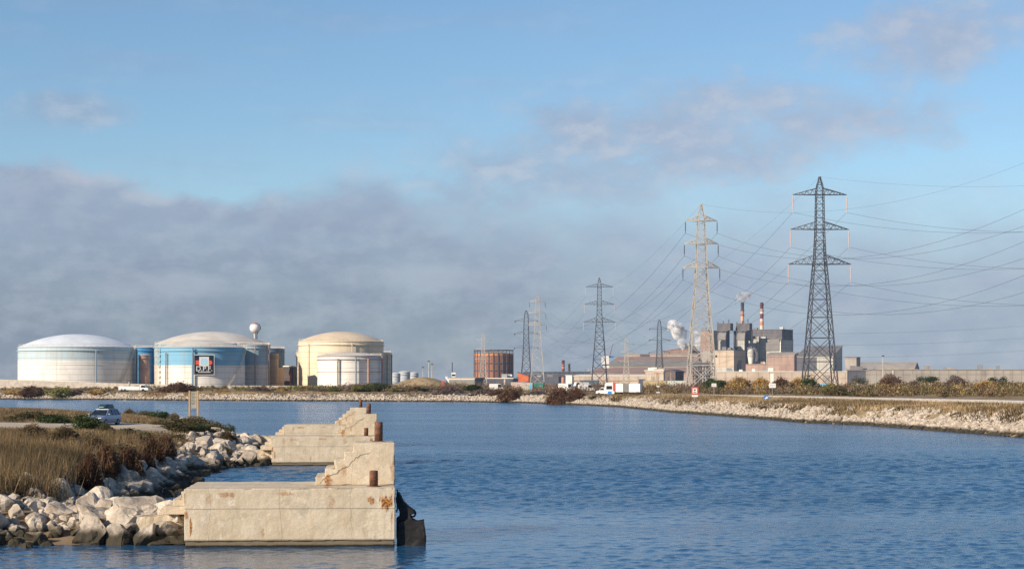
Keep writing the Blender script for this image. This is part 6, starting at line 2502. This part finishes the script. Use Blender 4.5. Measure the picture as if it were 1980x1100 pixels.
def plume(px, d, pts, label, dens=0.25, seed=0):
    dens *= 3.0
    s_ = d / F
    x0, z0 = PX(px, d), PZ(pts[0][1], d)
    n, k = 28, 20
    tt = np.linspace(0, 1, n)
    src = np.linspace(0, 1, len(pts))
    cx = np.interp(tt, src, [p[0] * s_ for p in pts])
    cz = np.interp(tt, src, [PZ(p[1], d) - z0 for p in pts])
    rr = np.interp(tt, src, [p[2] * s_ for p in pts])
    rr = rr * np.clip(np.minimum(tt * 14, (1 - tt) * 9), 0.05, 1) ** 0.5
    vs, fs = [], []
    for i in range(n):
        for j in range(k):
            a = 2 * math.pi * j / k
            nz = mnoise.fractal(Vector((math.cos(a) * 1.3 + seed, math.sin(a) * 1.3, tt[i] * 5.5)), 1.0, 2.0, 4)
            q = rr[i] * (1 + 0.45 * nz)
            vs.append((cx[i] + q * math.cos(a), q * math.sin(a), cz[i] + q * 0.35 * math.sin(a * 2 + i)))
    for i in range(n - 1):
        for j in range(k):
            j2 = (j + 1) % k
            fs.append((i * k + j, i * k + j2, (i + 1) * k + j2, (i + 1) * k + j))
    fs += [tuple(range(k - 1, -1, -1)), tuple(range((n - 1) * k, n * k))]
    b = MB()
    b.add(vs, fs)
    o = b.build('steam', steam_mat(dens), None, True, (x0, d, z0))
    return tag(o, label, 'steam', 'steam plumes over the steelworks', 'thing')


plume(1320, 2070, [(0, 678, 3.2), (-1, 668, 6), (-4, 655, 9.5), (-8, 643, 13), (-13, 633, 16), (-17, 625, 13), (-20, 618, 7)], 'largest white steam plume rising from the rolling mill roof', 0.30, 1)
plume(1333, 2100, [(0, 640, 6), (6, 634, 6), (14, 632, 4)], 'thin steam wisp drifting beside the largest plume', 0.05, 6)
plume(1349, 2075, [(0, 677, 3.0), (0, 668, 5.5), (2, 656, 7), (-1, 645, 7), (-3, 638, 4)], 'second white steam plume, behind the cream pylon lattice', 0.26, 2)
plume(1404, 1945, [(0, 625, 1.2), (-3, 620, 1.8), (-8, 613, 1.6)], 'small steam wisp over the converter bay', 0.12, 3)
plume(1436, 1960, [(0, 584, 4), (-4, 580, 9), (-1, 574, 13), (3, 569, 12), (5, 565, 6)], 'round steam puff hanging over the black topped chimney', 0.10, 4)
plume(1140, 2500, [(-10, 722, 5), (0, 715, 8), (8, 712, 5)], 'faint low steam beyond the long cream shed', 0.05, 5)

# ------------------------------------------------------------------ air
HAZE = 0.000042
if HAZE > 0:
    b = MB()
    b.box(-3700, 3700, -120, 4400, -6, 112)
    hm = bpy.data.materials.new('haze_air')
    hm.use_nodes = True
    nt = hm.node_tree
    nt.nodes.remove(nt.nodes['Principled BSDF'])
    pv = nt.nodes.new('ShaderNodeVolumePrincipled')
    pv.inputs['Color'].default_value = (0.50, 0.70, 1.0, 1)
    pv.inputs['Density'].default_value = HAZE
    nt.links.new(pv.outputs[0], nt.nodes['Material Output'].inputs['Volume'])
    tag(b.build('haze', hm), kind='stuff')

S.cycles.use_denoising = True
S.cycles.denoising_prefilter = 'NONE'
S.cycles.max_bounces = 14
S.cycles.diffuse_bounces = 3
S.cycles.glossy_bounces = 4
S.cycles.transparent_max_bounces = 16
S.cycles.volume_bounces = 12
S.cycles.use_adaptive_sampling = True
